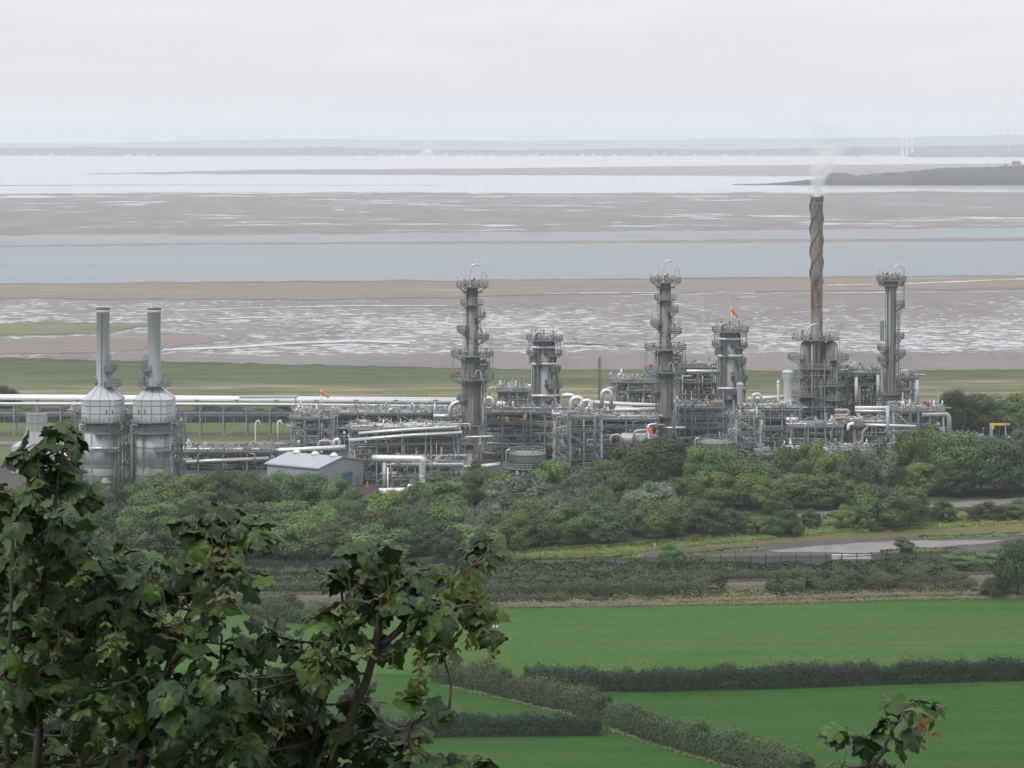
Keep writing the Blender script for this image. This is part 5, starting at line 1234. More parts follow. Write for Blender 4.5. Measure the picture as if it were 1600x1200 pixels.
def pick(px, row):
    r = rnd.random()
    if px < 190: opts = [('dark',1),('dark',0),('mid',1)]
    elif px < 340: opts = [('olive',1),('olive',0),('mid',0)] if row == 1 else [('mid',0),('olive',0),('dark',0)]
    elif px < 520: opts = [('dark',1),('mid',1),('mid',2),('dark',0)]
    elif px < 640: opts = [('dark',1),('mid',0),('olive',0),('brown',0)]
    elif px < 820: opts = [('silver',0),('mid',1),('olive',1),('mid',0),('silver',1)] if row < 3 else [('mid',0),('olive',0),('dark',0)]
    elif px < 960: opts = [('mid',1),('mid',2),('silver',0),('dark',1)] if row < 3 else [('dark',0),('olive',0),('mid',0)]
    elif px < 1200: opts = [('mid',1),('olive',1),('mid',2),('silver',1),('dark',1)] if row < 3 else [('olive',0),('mid',0),('dark',0),('brown',0)]
    elif px < 1310: opts = [('olive',1),('mid',1),('mid',2)]
    elif px < 1375: opts = [('silver',0),('silver',1),('silver',0)]
    elif px < 1460: opts = [('olive',1),('mid',1),('olive',1)]
    else: opts = [('mid',1),('dark',1),('silver',1),('mid',2),('dark',1)]
    return rnd.choice(opts)
def row(k, tops, hts, step, where, x0, x1, wmul=1.25):
    x = x0
    while x < x1:
        yt = float(np.interp(x, [p[0] for p in tops], [p[1] for p in tops]))+rnd.uniform(-12,9)-(13 if k == 1 else 8); h = float(np.interp(x, [p[0] for p in hts], [p[1] for p in hts]))*rnd.uniform(.92,1.08)
        s = step*rnd.uniform(.75,1.5); kd = pick(x, k); tree(*kd, x, yt, yt+h, s*wmul*rnd.uniform(1.0,1.3), where, 'trees of the belt before the plant'); x += s*.80
row(1, [(-60,775),(90,778),(130,772),(200,768),(260,757),(330,760),(400,746),(470,742),(520,768),(560,783),(610,772),(680,764),(725,748),(760,738),(800,762),(850,745),(905,738),(960,722),(1010,712),(1060,706),(1110,702),(1150,722),(1200,712),(1250,706),(1290,722),(1330,728),(1380,696),(1440,690),(1490,702),(1560,694),(1660,688)],
    [(-60,64),(500,64),(700,66),(1000,70),(1300,72),(1400,90),(1660,92)], 48, 'in the back row below ', -40, 1640)
row(2, [(-60,802),(150,802),(260,792),(400,792),(480,802),(600,802),(700,796),(800,790),(900,776),(960,762),(1060,750),(1120,745),(1200,748),(1300,756)], [(-60,64),(700,64),(1300,52)], 50, 'in the middle row below ', -30, 1285)
row(3, [(-60,838),(200,832),(430,828),(520,815),(600,835),(700,825),(800,815),(900,798),(1000,786),(1060,786),(1150,790)], [(-60,56),(430,60),(600,50),(800,58),(900,60),(1160,44)], 54, 'in the front row below ', -20, 1160)
row(2, [(1290,748),(1380,735),(1460,730),(1660,728)], [(1290,46),(1660,54)], 46, 'in the middle row below ', 1440, 1640)
for a in [('dark',1,752,734,792,62,'dark green tree standing just in front of the left green tank'),
          ('dark',2,1225,783,837,62,'dark cone shaped lone tree beside the grey access road'),
          ('mid',0,1372,764,827,88,'broad rounded lone bush on the verge, left half of a pair'),('mid',2,1420,762,824,74,'broad rounded lone bush on the verge, right half of a pair'),
          ('olive',0,1326,790,829,48,'low yellowish bush touching the broad lone bush'),('dark',0,1270,797,826,34,'small dark bush right of the cone shaped lone tree'),
          ('dark',0,1472,783,817,44,'small dark bush right of the broad lone pair'),('mid',0,1545,786,813,64,'low green bush by the access road, left of two'),('mid',0,1600,782,811,66,'low green bush by the access road, right of two'),
          ('mid',0,1050,850,888,46,'small rounded bush growing through the green palisade fence'),('brown',1,1411,840,874,34,'thin wispy sapling in front of the concrete slab'),
          ('dark',1,1590,846,934,74,'big dark shrub at the right edge beside the railway'),('dark',0,1553,903,934,40,'small dark shrub left of the big dark edge shrub'),
          ('dark',0,1340,892,927,36,'lone dark shrub standing between the railway and the field'),('olive',0,1184,808,836,40,'yellowish bush at the left end of the verge'),('dark',0,1160,800,832,44,'dark bush at the end of the tree belt by the yard'),
          ('olive',0,1322,752,792,44,'yellow green shrub under the silvery willows, left of two'),('olive',0,1348,756,794,40,'yellow green shrub under the silvery willows, right of two'),
          ('brown',0,955,785,825,40,'brownish bare-looking bush inside the belt below the silver loops'),('mid',0,1510,862,886,80,'bramble bush leaning over the right end of the fence, left of two'),('mid',0,1565,858,886,84,'bramble bush leaning over the right end of the fence, right of two')]:
    tree(*a[:6], '', 'lone bushes and trees', a[6])
# dark wood behind the right end and shrubs behind the trestle
for i, (px, yt, w) in enumerate([(1492,612,56),(1530,618,60),(1566,622,62),(1604,612,70),(1640,600,80),(1515,640,50),(1590,640,60)]):
    tree(['dark','dark','mid','olive','mid','dark','dark'][i], 1, px, yt, 686, w*1.25, 'in the wood behind ', 'trees of the right wood', Y=GY(684-i))
for i in range(15):
    px = -30+i*36+rnd.uniform(-8,8); tree(rnd.choice(['dark','dark','mid']), rnd.choice([0,1]), px, 634+rnd.uniform(-3,8) if i else 604, 661, 54, 'in the dark row behind the trestle near ', 'shrubs behind the trestle', Y=GY(659)+rnd.uniform(0,10))
tree('dark',0,10,604,640,60,'','shrubs behind the trestle','dark tree at the left edge above the white trestle pipe', Y=740)

# ---------------------------------------------------------------- hedges, scrub, rough grass
def strip_cards(pts, width, height, per_m, size, seed, lump=.35, step=.5, up=.5):
    """leaf kites over a rounded hedge that follows ground points"""
    g = np.random.default_rng(seed); P = np.array(pts, float); seg = np.linalg.norm(np.diff(P,axis=0),axis=1); cum = np.concatenate([[0],np.cumsum(seg)]); n = int(cum[-1]*per_m)
    u = g.uniform(0,cum[-1],n); x = np.interp(u,cum,P[:,0]); y = np.interp(u,cum,P[:,1]); i = np.clip(np.searchsorted(cum,u)-1,0,len(seg)-1)
    d = np.diff(P,axis=0)[i]/seg[i][:,None]; nx, ny = -d[:,1], d[:,0]
    lum = np.array([mnoise.noise(Vector((a*.22,b*.22,seed)))+.6*mnoise.noise(Vector((a*.7,b*.7,seed+3))) for a, b in zip(x, y)])
    hh = height*(1+lump*(lum+.5*np.array([mnoise.noise(Vector((a*.05,b*.05,seed+9))) for a, b in zip(x, y)]))); a = g.uniform(-.08*PI,1.08*PI,n); rr = np.clip(g.normal(.93,.12,n),.45,1.22)*np.where(g.random(n) < .07, g.uniform(1.05,1.35,n), 1)
    ca, sa = np.cos(a), np.sin(a); ex = .55
    off = np.sign(ca)*np.abs(ca)**ex*width/2*rr*(1+lump*.5*lum); z = np.maximum(.02,np.sign(sa)*np.abs(sa)**ex*hh*rr)
    C = np.stack([x+nx*off,y+ny*off,z],1); N = np.stack([nx*ca,ny*ca,np.maximum(sa,.0)+.15],1)+g.normal(size=(n,3))*.5
    return C, N, size*g.uniform(.6,1.4,n), np.clip(.45+.5*lum+g.normal(size=n)*.18,0,1)
def hedge(px_pts, width, height, per_m, size, mat, seed, name, label, kind=None, group=None, lump=.35):
    pts = [G(*p) for p in px_pts]; o0 = Vector((*pts[0],0)); C, N, S, T = strip_cards([(p[0]-o0.x,p[1]-o0.y) for p in pts], width, height, per_m, size, seed, lump)
    me = cards_mesh(name, C, N, S, T); me.materials.append(M[mat]); o = bpy.data.objects.new(name, me); COL.objects.link(o); o.location = o0
    tag(o, label, name.replace('_',' '), group, kind); return o
hedge([(818,1076),(1000,1079),(1200,1074),(1400,1067),(1700,1058)], 3.2, 2.6, 1300, .15, 'hedge_dark', 61, 'hedge', 'long dark clipped hedge across the green field', None, 'field hedges', .38)
hedge([(684,1062),(760,1078),(850,1100),(945,1124)], 3.6, 3.0, 1500, .15, 'hedge_olive', 62, 'hedge', 'olive hedge slanting down from the wooden pole', None, 'field hedges', .4)
hedge([(955,1132),(1040,1160),(1120,1184),(1260,1225)], 3.2, 2.9, 1500, .15, 'hedge_olive', 63, 'hedge', 'olive hedge winding down to the bottom edge', None, 'field hedges', .4)
hedge([(480,1156),(700,1150),(940,1148)], 2.8, 2.5, 1100, .15, 'hedge_dark', 64, 'hedge', 'short dark hedge meeting the olive hedge at its bend', None, 'field hedges', .38)
hedge([(380,952),(440,966),(500,975)], 5, 2.6, 1500, .17, 'hedge_olive', 65, 'hedge', 'grey olive hedge below the railway behind the sycamore', None, 'field hedges', .5)
def scrub(name, label, strips, mat, size, seed):
    Cs = [strip_cards([G(*p) for p in s[0]], s[1], s[2], s[3], size, seed+i, s[4]) for i, s in enumerate(strips)]
    me = cards_mesh(name, *[np.concatenate([c[k] for c in Cs]) for k in range(4)]); me.materials.append(M[mat]); o = bpy.data.objects.new(name, me); COL.objects.link(o)
    return tag(o, label, name.replace('_',' '), None, 'stuff')
scrub('bramble_scrub', 'dark bramble thicket along both sides of the railway', [
    ([(-60,892),(350,893),(560,895),(780,893),(1000,893),(1200,893),(1330,892),(1500,886),(1660,880)], 9, .9, 650, .8),
    ([(-60,904),(350,906),(560,909),(780,904),(1000,903),(1180,902),(1330,900),(1480,893)], 8, 1.3, 650, .8),
    ([(-60,916),(330,918),(560,920),(780,914),(950,912),(1085,908)], 7, 1.4, 600, .8),
    ([(540,934),(780,928),(950,926),(1095,924),(1120,927)], 6, 1.8, 700, .8),
    ([(1198,922),(1260,924),(1330,920),(1420,915),(1485,912)], 8, 2.0, 800, .8),
    ([(560,944),(780,940),(980,938)], 4, 1.2, 420, .7),
    ([(1400,922),(1520,918)], 5, 1.4, 420, .7)], 'bramble', .20, 71)
scrub('rough_grass', 'tan uncut grass margin between the field and the railway bank', [
    ([(320,956),(560,950),(780,946),(1000,942),(1200,937),(1400,930),(1680,927)], 5, .7, 340, .5),
    ([(780,948),(1000,945),(1200,942),(1400,936),(1680,932)], 4, .5, 300, .5),
    ([(1120,930),(1190,931)], 8, .5, 300, .5),
    ([(955,1144),(1040,1172),(1120,1196),(1200,1220)], .5, .45, 34, .7), ([(690,1074),(780,1092),(900,1122)], .5, .4, 30, .7)], 'tan_grass', .16, 81)
def flowers():
    g = np.random.default_rng(9); P = []
    for (x0,y0,x1,y1,n,s) in ((1040,940,1190,930,60,5),(1080,935,1340,930,80,5),(1440,925,1560,920,70,4),(780,874,1180,846,60,3),(1180,830,1600,818,190,5),(960,942,1000,940,30,2)):
        t_ = g.uniform(0,1,n); 
        for q in t_: P.append((*G(x0+(x1-x0)*q, y0+(y1-y0)*q+g.normal()*s), g.uniform(.4,1.1)))
    C = np.repeat(np.array(P), 5, axis=0)+g.normal(size=(len(P)*5,3))*np.array([.35,.35,.12])
    me = cards_mesh('ragwort', C, g.normal(size=C.shape)+np.array([0,-.3,1]), .13, g.uniform(0,1,len(C))); me.materials.append(M['flower']); o = bpy.data.objects.new('ragwort', me); COL.objects.link(o)
    tag(o, 'yellow ragwort flowers dotted over the verge and railway bank', 'flowers', None, 'stuff')
flowers()
scrub('weed_cover', 'low weedy cover on the yellow brown verge', [([(800,868),(1000,857),(1180,838),(1300,826),(1500,818),(1680,808)], 9, .45, 200, .8), ([(1180,824),(1330,812),(1500,806),(1680,800)], 10, .9, 260, .9), ([(820,880),(900,876),(1000,872)], 4, .4, 140, .9), ([(1080,868),(1140,862),(1190,859)], 3, .4, 120, .9), ([(1440,842),(1520,839),(1640,834)], 3, .4, 90, .9), ([(1380,866),(1440,864),(1500,858)], 4, .6, 160, .9)], 'leaf_olive', .22, 91)

# ---------------------------------------------------------------- railway, fence, pole and barrier
def railway():
    A, B = G(-200,951.5), G(1900,889); A = Vector((*A,0)); B = Vector((*B,0)); d = (B-A).normalized(); n = Vector((-d.y,d.x,0)); L = (B-A).length
    t = thing('railway_track', 'single rusty railway track half hidden by brambles', 'railway', A)
    MB().add([-n*2.6, d*L-n*2.6, d*L+n*2.6, n*2.6, -n*1.6+Vector((0,0,.35)), d*L-n*1.6+Vector((0,0,.35)), d*L+n*1.6+Vector((0,0,.35)), n*1.6+Vector((0,0,.35))], [(4,5,6,7),(0,1,5,4),(1,2,6,5),(2,3,7,6),(3,0,4,7)]).build('ballast', 'ballast', t)
    sl = MB(); k = .5; ra = math.atan2(d.y,d.x)
    while k < L: sl.box(d*k+Vector((0,0,.39)), (.26,2.5,.14), ra); k += 1.3
    o = sl.build('sleeper', 'sleeper', t); o['kind'] = 'stuff'
    for s in (-.72,.72): MB().bar(n*s+Vector((0,0,.54)), d*L+n*s+Vector((0,0,.54)), .14, .17).build('rail', 'rail', t)
railway()
def palisade(xa, ya, xb, yb, label, h=2.1, group='green palisade fences'):
    A, B = Vector((*G(xa,ya),0)), Vector((*G(xb,yb),0)); d = (B-A).normalized(); L = (B-A).length; t = thing('palisade_fence', label, 'fence', A, 0, group)
    n = int(L/2.75)
    for i in range(n+1): p = d*(L*i/n); MB().bar(p, p+Vector((0,0,h+.25)), .16).build('post', 'fence_green', t)
    pl = MB(); k = 0
    while k < L:
        q = d*k+Vector((0,-.06,0)); pl.add([q+Vector((-.035,0,.05)),q+Vector((.035,0,.05)),q+Vector((.035,0,h-.1)),q+Vector((0,0,h)),q+Vector((-.035,0,h-.1)),q+Vector((-.035,.02,.05)),q+Vector((.035,.02,.05)),q+Vector((.035,.02,h-.1)),q+Vector((0,.02,h)),q+Vector((-.035,.02,h-.1))], [(0,1,2,3,4),(9,8,7,6,5),(1,6,7,2),(4,9,5,0)]); k += .155
    pl.build('pale_panel', 'fence_green', t)
    for z in (.45, h-.45): MB().bar(Vector((0,0,z)), d*L+Vector((0,0,z)), .07).build('fence_rail', 'fence_green', t)
palisade(560,890,1290,885,'long dark green palisade fence along the asphalt yard'); palisade(1292,885,1500,876,'shorter green palisade fence beside the white barrier slab')
palisade(-60,898,558,891,'green palisade fence behind the sycamore below the tree belt')
b_ = MB().box((0,0,.45),(7.6,.45,.9)).box((0,0,.12),(7.8,.8,.24)).build('barrier_slab', 'white', None, (*G(1331,874),0)); tag(b_, 'low white barrier slab lying behind the palisade fence', 'barrier')
def net(xa, xb, Y, y, label, group='dark net fences'):
    z = GZ(y,Y); A = Vector((GX(xa,Y),Y,0)); w = GX(xb,Y)-A.x; t = thing('net_fence', label, 'fence', A, 0, group)
    MB().box((w/2,0,z/2),(w,.06,z)).build('netting', 'net', t)
    n = max(2,int(w/4))
    for i in range(n+1): MB().bar((w*i/n,-.1,0),(w*i/n,-.1,z+.2),.12).build('post', 'steel', t)
    MB().bar((0,-.1,z),(w,-.1,z),.08).build('fence_rail', 'galv', t)
net(1490,1680,664,663,'dark netting fence behind the yellow hoist'); net(-60,455,700,648,'dark netting fence behind the long trestle')
def post(px, y, h, label, name='fence_post', mat='wood', r=.09):
    o = MB().lathe([(r*1.1,0),(r,h),(r*.6,h+.06)], n=8).bar((0,-r,h*.7),(.3,-r,h*.7),.05).build(name, mat, None, (*G(px,y),0)); tag(o, label, 'post', 'odd posts'); return o
post(1023,862,1.6,'pale leaning post in front of the tree belt',mat='stack_white')
post(1232,800,1.5,'thin dark post by the access road'); post(1520,800,1.7,'dark post between the two low green bushes')
def pole():
    t = thing('utility_pole', 'wooden pole with white insulators standing in the olive hedge', 'pole', (*G(764,1066),0)); z = 8.4
    MB().lathe([(.30,0),(.22,z)], n=10).build('pole', 'wood', t); MB().box((0,0,z-.5),(2.6,.14,.18)).build('crossarm', 'wood', t); MB().bar((.45,-.2,0),(.22,-.2,z-1.5),.22).build('stay', 'wood', t)
    for x in (-1.2,-.7,.7,1.2): MB().lathe([(.06,0),(.14,.05),(.08,.12),(.15,.2),(.05,.34)], (x,0,z-.41), 8).build('insulator', 'white', t)
pole()
# ================================================================ FAR SHORE, ISLAND, BIRDLESS SKY
def ridge(name, pts, Y, depth, base, mat, label, seed, bump=2.0, n=400):
    """a low landform: a real hill range with a rounded back, tree-line bumps on its crest"""
    xs_ = [p[0] for p in pts]; mb = MB(); vs = []; prof = [(0,0,0),(.10,.45,.5),(.22,.82,1),(.36,1,1),(.7,.7,.6),(1,0,0)]
    for i in range(n+1):
        px = xs_[0]+(xs_[-1]-xs_[0])*i/n; z = GZ(float(np.interp(px, xs_, [p[1] for p in pts])), Y); x = GX(px,Y)
        b_ = bump*(mnoise.noise(Vector((px*.09,seed,0)))+.8*mnoise.noise(Vector((px*.35,seed,4))))
        for (d, hz_, bb) in prof: vs.append((x, Y+d*depth+bump*6*mnoise.noise(Vector((px*.05,d*3,seed))), max(-.5, base+(z-base)*hz_+b_*bb*(1 if z > 3 else .1)) if d not in (0,1) else -.6))
    m = len(prof); fs = [(i*m+k, i*m+k+1, (i+1)*m+k+1, (i+1)*m+k) for i in range(n) for k in range(m-1)]
    return struct(mb.add(vs, fs, False).build(name, mat), label)
M['far_land'] = grass_mat('far_wooded_land', (.035,.055,.045), (.055,.075,.05), (.09,.09,.06), .004)
M['far_hill'] = grass_mat('far_hill_land', (.045,.065,.05), (.06,.08,.055), (.08,.09,.06), .002)
M['cliff'] = None
def cliff_mat():
    m, nt, b = newmat('red_sandstone_island'); t = NT(nt); p = t.pos(); sep = t.n('ShaderNodeSeparateXYZ'); t.l(p, sep.inputs[0])
    n = t.noise(t.mapv(p,(.02,.02,.12)), 1.0, 6, .7)
    h = t.math('DIVIDE', t.math('ADD', sep.outputs[2], t.math('MULTIPLY', n, 8.)), 28., clamp=True)
    c = t.ramp(h, [(.0,(.022,.034,.032)),(.36,(.024,.034,.036)),(.44,(.055,.040,.040)),(.62,(.065,.044,.042)),(.80,(.055,.045,.036)),(.9,(.05,.05,.035))])
    t.l(c, b.inputs['Base Color']); b.inputs['Roughness'].default_value = .95; return m
M['cliff'] = cliff_mat()
ridge('hills', [(-700,232),(0,224),(150,224),(270,221),(330,219),(480,217),(640,219),(800,220),(1000,219),(1150,217),(1300,216),(1420,214),(1600,211),(1700,210),(2300,215)], 18600, 900, 0, 'far_hill', 'pale blue line of low hills along the horizon', 1, 2.2)
ridge('coast', [(-700,236),(0,232),(130,230),(300,232),(520,230),(620,234),(800,235),(1000,232),(1150,234),(1300,231),(1430,229),(1600,226),(2300,226)], 11300, 350, 0, 'far_land', 'low wooded far shore below the hills', 2, 2.6)
ridge('headland', [(1428,239),(1470,238),(1560,238.2),(1700,237),(2100,236)], 10300, 200, 0, 'cliff', 'flat dark spit before the far shore at right', 7, .3)
ridge('island', [(1150,289.3),(1200,288),(1245,284),(1270,281),(1296,280),(1300,271),(1318,270),(1330,272),(1345,275),(1380,271),(1420,269),(1450,266),(1480,263),(1520,262),(1560,261),(1600,259),(1650,257),(1760,262),(1830,280),(1860,289)], GY(289.6), 120, 0, 'cliff', 'low red sandstone island in the bright water at right', 3, 1.1, 500)
# house on the island crest
def house(px, Y, y, wd, ht, label, wallm='far_white', roofm='far_roof', dp=8, group=None):
    z0 = GZ(y,Y); t = thing('house', label, 'house', (GX(px,Y), Y, z0), 0, group); w = wd
    MB().box((0,0,ht/2-1),(w,dp,ht+2)).build('wall', wallm, t)
    MB().add([(-w/2-.4,-dp/2-.4,ht+.02),(w/2+.4,-dp/2-.4,ht+.02),(w/2+.4,dp/2+.4,ht+.02),(-w/2-.4,dp/2+.4,ht+.02),(-w/2-.4,0,ht+dp*.38),(w/2+.4,0,ht+dp*.38)], [(3,2,1,0),(0,1,5,4),(2,3,4,5),(1,2,5),(3,0,4)]).build('roof', roofm, t)
    return t
Yi = GY(289.6)+43
house(1588,Yi,259.5,13,5.5,'lone dark house on the crest of the red island','far_brick','far_roof',8)
house(1571,Yi,260.5,5,3.5,'small shed beside the house on the red island','far_brick','far_roof',5)
# tall white blocks, mast, dome, town along the far shore
def block(px, y0, y1, wpx, label):
    Y = 11150; z1, z0 = GZ(y0,Y), GZ(y1,Y); w = wpx/F*Y; t = thing('tower_block', label, 'tower', (GX(px,Y), Y, 0), 0, 'white tower blocks')
    MB().box((0,0,z1/2),(w,w*.9,z1)).build('wall', 'tower_white', t); MB().box((w*.1,0,z1+2),(w*.5,w*.5,4)).build('roof_house', 'tower_white', t)
    wn = MB()
    for k in range(3): wn.box((-w*.28+w*.28*k,-w*.455,z1*.55),(w*.09,.4,z1*.8))
    wn.build('window_strip', 'far_roof', t)
for px, w, l in ((1410,3.6,'leftmost white tower block on the far shore'),(1417,3.9,'middle white tower block on the far shore'),(1426,3.6,'rightmost white tower block on the far shore')): block(px, 215 if w > 3.7 else 214, 232, w, l)
def turbine():
    Y = 11200; z = GZ(211,Y); t = thing('wind_turbine', 'slender white wind turbine on the far shore at right', 'turbine', (GX(1576,Y), Y, 0))
    MB().lathe([(5,0),(3,z)], n=10).build('tower', 'far_white', t); MB().box((0,-3,z+2),(6,12,6)).build('nacelle', 'far_white', t)
    for k in range(3): a = PI/2+k*2*PI/3+.3; MB().bar((0,-9,z+2),(45*math.cos(a),-9,z+2+45*math.sin(a)),3,1).build('blade', 'far_white', t)
turbine()
def dome():
    Y = 11000; t = thing('domed_hall', 'white pointed dome building on the far shore left of centre', 'hall', (GX(668,Y), Y, 0)); h = GZ(232.5,Y)
    MB().lathe([(36,0),(36,h*.35)], n=20).build('wall', 'far_white', t); MB().lathe([(38,h*.35+.1),(22,h*.62),(9,h*.85),(.5,h)], n=20).build('roof', 'far_white', t)
dome()
rr = random.Random(44)
def shore_town():
    groups = [(195,240,6),(560,720,12),(720,1010,20),(1010,1180,9),(1350,1405,7),(1440,1570,12),(20,120,5)]
    for a, b_, n in groups:
        for k in range(n):
            px = a+(b_-a)*(k+rr.random())/n; Y = rr.uniform(10880,11060); w = rr.uniform(10,24); pale = rr.random() < .7
            t = house(px, Y, GZ_Y(0,Y), w, rr.uniform(5,10), '', 'far_white' if pale else 'far_brick', 'far_roof', 14, 'houses along the far shore')
            lab = f'tiny {"white" if pale else "brick"} house on the far shore above {landmark(px)}'; REG.append((t, lab, px, LR))
def GZ_Y(z, Y): return HZ+(H-z)*F/Y
shore_town()
bo = MB(); bo.add([(-14,-3,1),(16,-3,1.6),(20,0,2),(16,3,1.6),(-14,3,1),(-13,-2,-.5),(14,-2,-.5),(14,2,-.5),(-13,2,-.5)], [(0,1,2,3,4),(0,5,6,1),(1,6,2),(2,6,7,3),(3,7,8,4),(4,8,5,0),(5,8,7,6)]); bo.box((-5,0,3.4),(9,4,4)); bo.bar((2,0,1.5),(2,0,11),.6)
b2 = bo.build('boat', 'steel_dark', None, (*G(1036,243.2),.3)); tag(b2, 'tiny dark boat on the bright water below the far shore', 'boat')

# ---------------------------------------------------------------- steam from the rusty stack
def steam():
    Y = 640; x0 = GX(1276,Y); zt = GZ(305,Y); Hs = 15.0
    cx = lambda z: .022*z*z+.02*z; rad = lambda z: 1.35+.14*z+.018*z*z
    L = Vector((x0,Y,zt-.5)); mb = MB(); P = [Vector((cx(z), .01*z*z, z)) for z in np.linspace(0,Hs,26)]
    mb.tube(P, [rad(z)*1.25+.1 for z in np.linspace(0,Hs,26)], 18); o = mb.build('steam_plume', [], None, L)
    m, nt, b = newmat('white_steam'); nt.nodes.remove(b); t = NT(nt); tco = t.obj(); sep = t.n('ShaderNodeSeparateXYZ'); t.l(tco, sep.inputs[0]); X, Y_, Z = sep.outputs
    n1 = t.noise(t.mapv(tco,(1,1,.7)), .62, 6, .62, .9); z2 = t.math('MULTIPLY', Z, Z)
    dx = t.math('SUBTRACT', X, t.math('ADD', t.math('MULTIPLY', z2, .022), t.math('MULTIPLY', Z, .02))); dy = t.math('SUBTRACT', Y_, t.math('MULTIPLY', z2, .01))
    rr_ = t.math('SQRT', t.math('ADD', t.math('MULTIPLY', dx, dx), t.math('MULTIPLY', dy, dy)))
    rz = t.math('ADD', t.math('ADD', t.math('MULTIPLY', Z, .14), 1.35), t.math('MULTIPLY', z2, .018))
    edge_ = t.math('SUBTRACT', 1.12, t.math('DIVIDE', rr_, rz), clamp=True)
    fade = t.ramp(t.math('DIVIDE', Z, Hs), [(0,1.),(.2,.75),(.45,.40),(.7,.13),(.95,0.)])
    dn = t.math('MULTIPLY', t.ramp(t.math('ADD', n1, t.math('MULTIPLY', edge_, .35)), [(.50,0.),(.78,1.)]), t.math('MULTIPLY', fade, t.math('MULTIPLY', edge_, 3., clamp=True)))
    pv_ = t.n('ShaderNodeVolumePrincipled'); pv_.inputs['Color'].default_value = (.97,.98,1,1); t.l(t.math('MULTIPLY', dn, 1.0), pv_.inputs['Density'])
    t.l(pv_.outputs[0], nt.nodes['Material Output'].inputs['Volume']); o.data.materials.append(m)
    tag(o, 'white steam blowing off the top of the rusty stack', 'steam', None, 'stuff')
steam()
# ================================================================ NEAR SYCAMORE
def W(px, py, d): return Vector((GX(px,d), d, GZ(py,d)))
def leaf_template(seed, curl, fold):
    g = random.Random(seed)
    half = [(.03,0),(.12,-.06),(.25,-.09),(.33,-.03),(.41,-.02),(.49,.08),(.47,.15),(.45,.22),(.41,.27),(.47,.31),(.54,.38),(.59,.47),(.65,.58),(.57,.59),(.53,.64),(.46,.61),(.41,.63),(.35,.61),(.34,.69),(.29,.73),(.25,.80),(.18,.83),(.12,.90),(0,1.0)]
    jit = lambda p: (p[0]*g.uniform(.94,1.06), p[1]+g.uniform(-.015,.015))
    R_ = [jit(p) for p in half]; L_ = [(-x, y) for x, y in [jit(p) for p in half[:-1]]][::-1]
    out = R_+L_; mid = [(0,.12),(0,.35),(0,.6),(0,.8)]
    inner = []                                  # a ring half way in gives the blade its bulge between the veins
    for x, y in out: inner.append((x*.55, .33+(y-.33)*.55))
    P = [(0,.33)]+inner+out; n = len(out)
    def z(x, y):
        rr_ = math.hypot(x, y-.33); a = math.atan2(x, y-.33)
        return -curl*(y-.2)**2-fold*abs(x)*.8+.045*math.cos(5*a*1.0)*min(1,rr_*2.2)-.25*rr_**3+.02*math.sin(9*x+7*y+seed)
    V = np.array([(x,y,z(x,y)) for x, y in P]); Fc = []
    for i in range(n):
        j = (i+1) % n; Fc.append((0,1+i,1+j)); Fc.append((1+i,1+n+i,1+n+j)); Fc.append((1+i,1+n+j,1+j))
    return V, np.array(Fc, dtype=np.int32)
LT = [leaf_template(s, c, f) for s, c, f in ((1,.30,.10),(2,.55,.22),(3,.15,.30),(4,.75,.05),(5,.40,.40),(6,-.1,.15))]
class Leaves:
    def __init__(s): s.V = []; s.F = []; s.T = []; s.n = 0
    def leaf(s, base, d, nrm, size, tone, g):
        d = Vector(d).normalized(); nrm = Vector(nrm); nrm = (nrm-d*nrm.dot(d)).normalized(); x = d.cross(nrm)
        V, Fc = LT[g.randrange(len(LT))]; Mx = np.array([x, d, nrm]); wv = g.uniform(.88,1.08)
        s.V.append((V*np.array([wv,1,1])*size)@Mx+np.array(base)); s.F.append(Fc+s.n); s.n += len(V); s.T.append(np.full(len(Fc), tone))
    def build(s, name, mat, parent, off):
        V = np.concatenate(s.V)-np.array(off); Fc = np.concatenate(s.F); T = np.concatenate(s.T).astype(np.float32); me = bpy.data.meshes.new(name); n = len(Fc)
        me.vertices.add(len(V)); me.vertices.foreach_set('co', V.reshape(-1)); me.loops.add(3*n); me.loops.foreach_set('vertex_index', Fc.reshape(-1))
        me.polygons.add(n); me.polygons.foreach_set('loop_start', np.arange(0,3*n,3,dtype=np.int32)); me.polygons.foreach_set('loop_total', np.full(n,3,dtype=np.int32))
        me.polygons.foreach_set('use_smooth', np.ones(n,dtype=bool))
        at = me.attributes.new('tone','FLOAT','FACE'); at.data.foreach_set('value', T); me.update(calc_edges=True); me.validate()
        me.materials.append(M[mat]); o = bpy.data.objects.new(name, me); COL.objects.link(o); o.parent = parent; return o
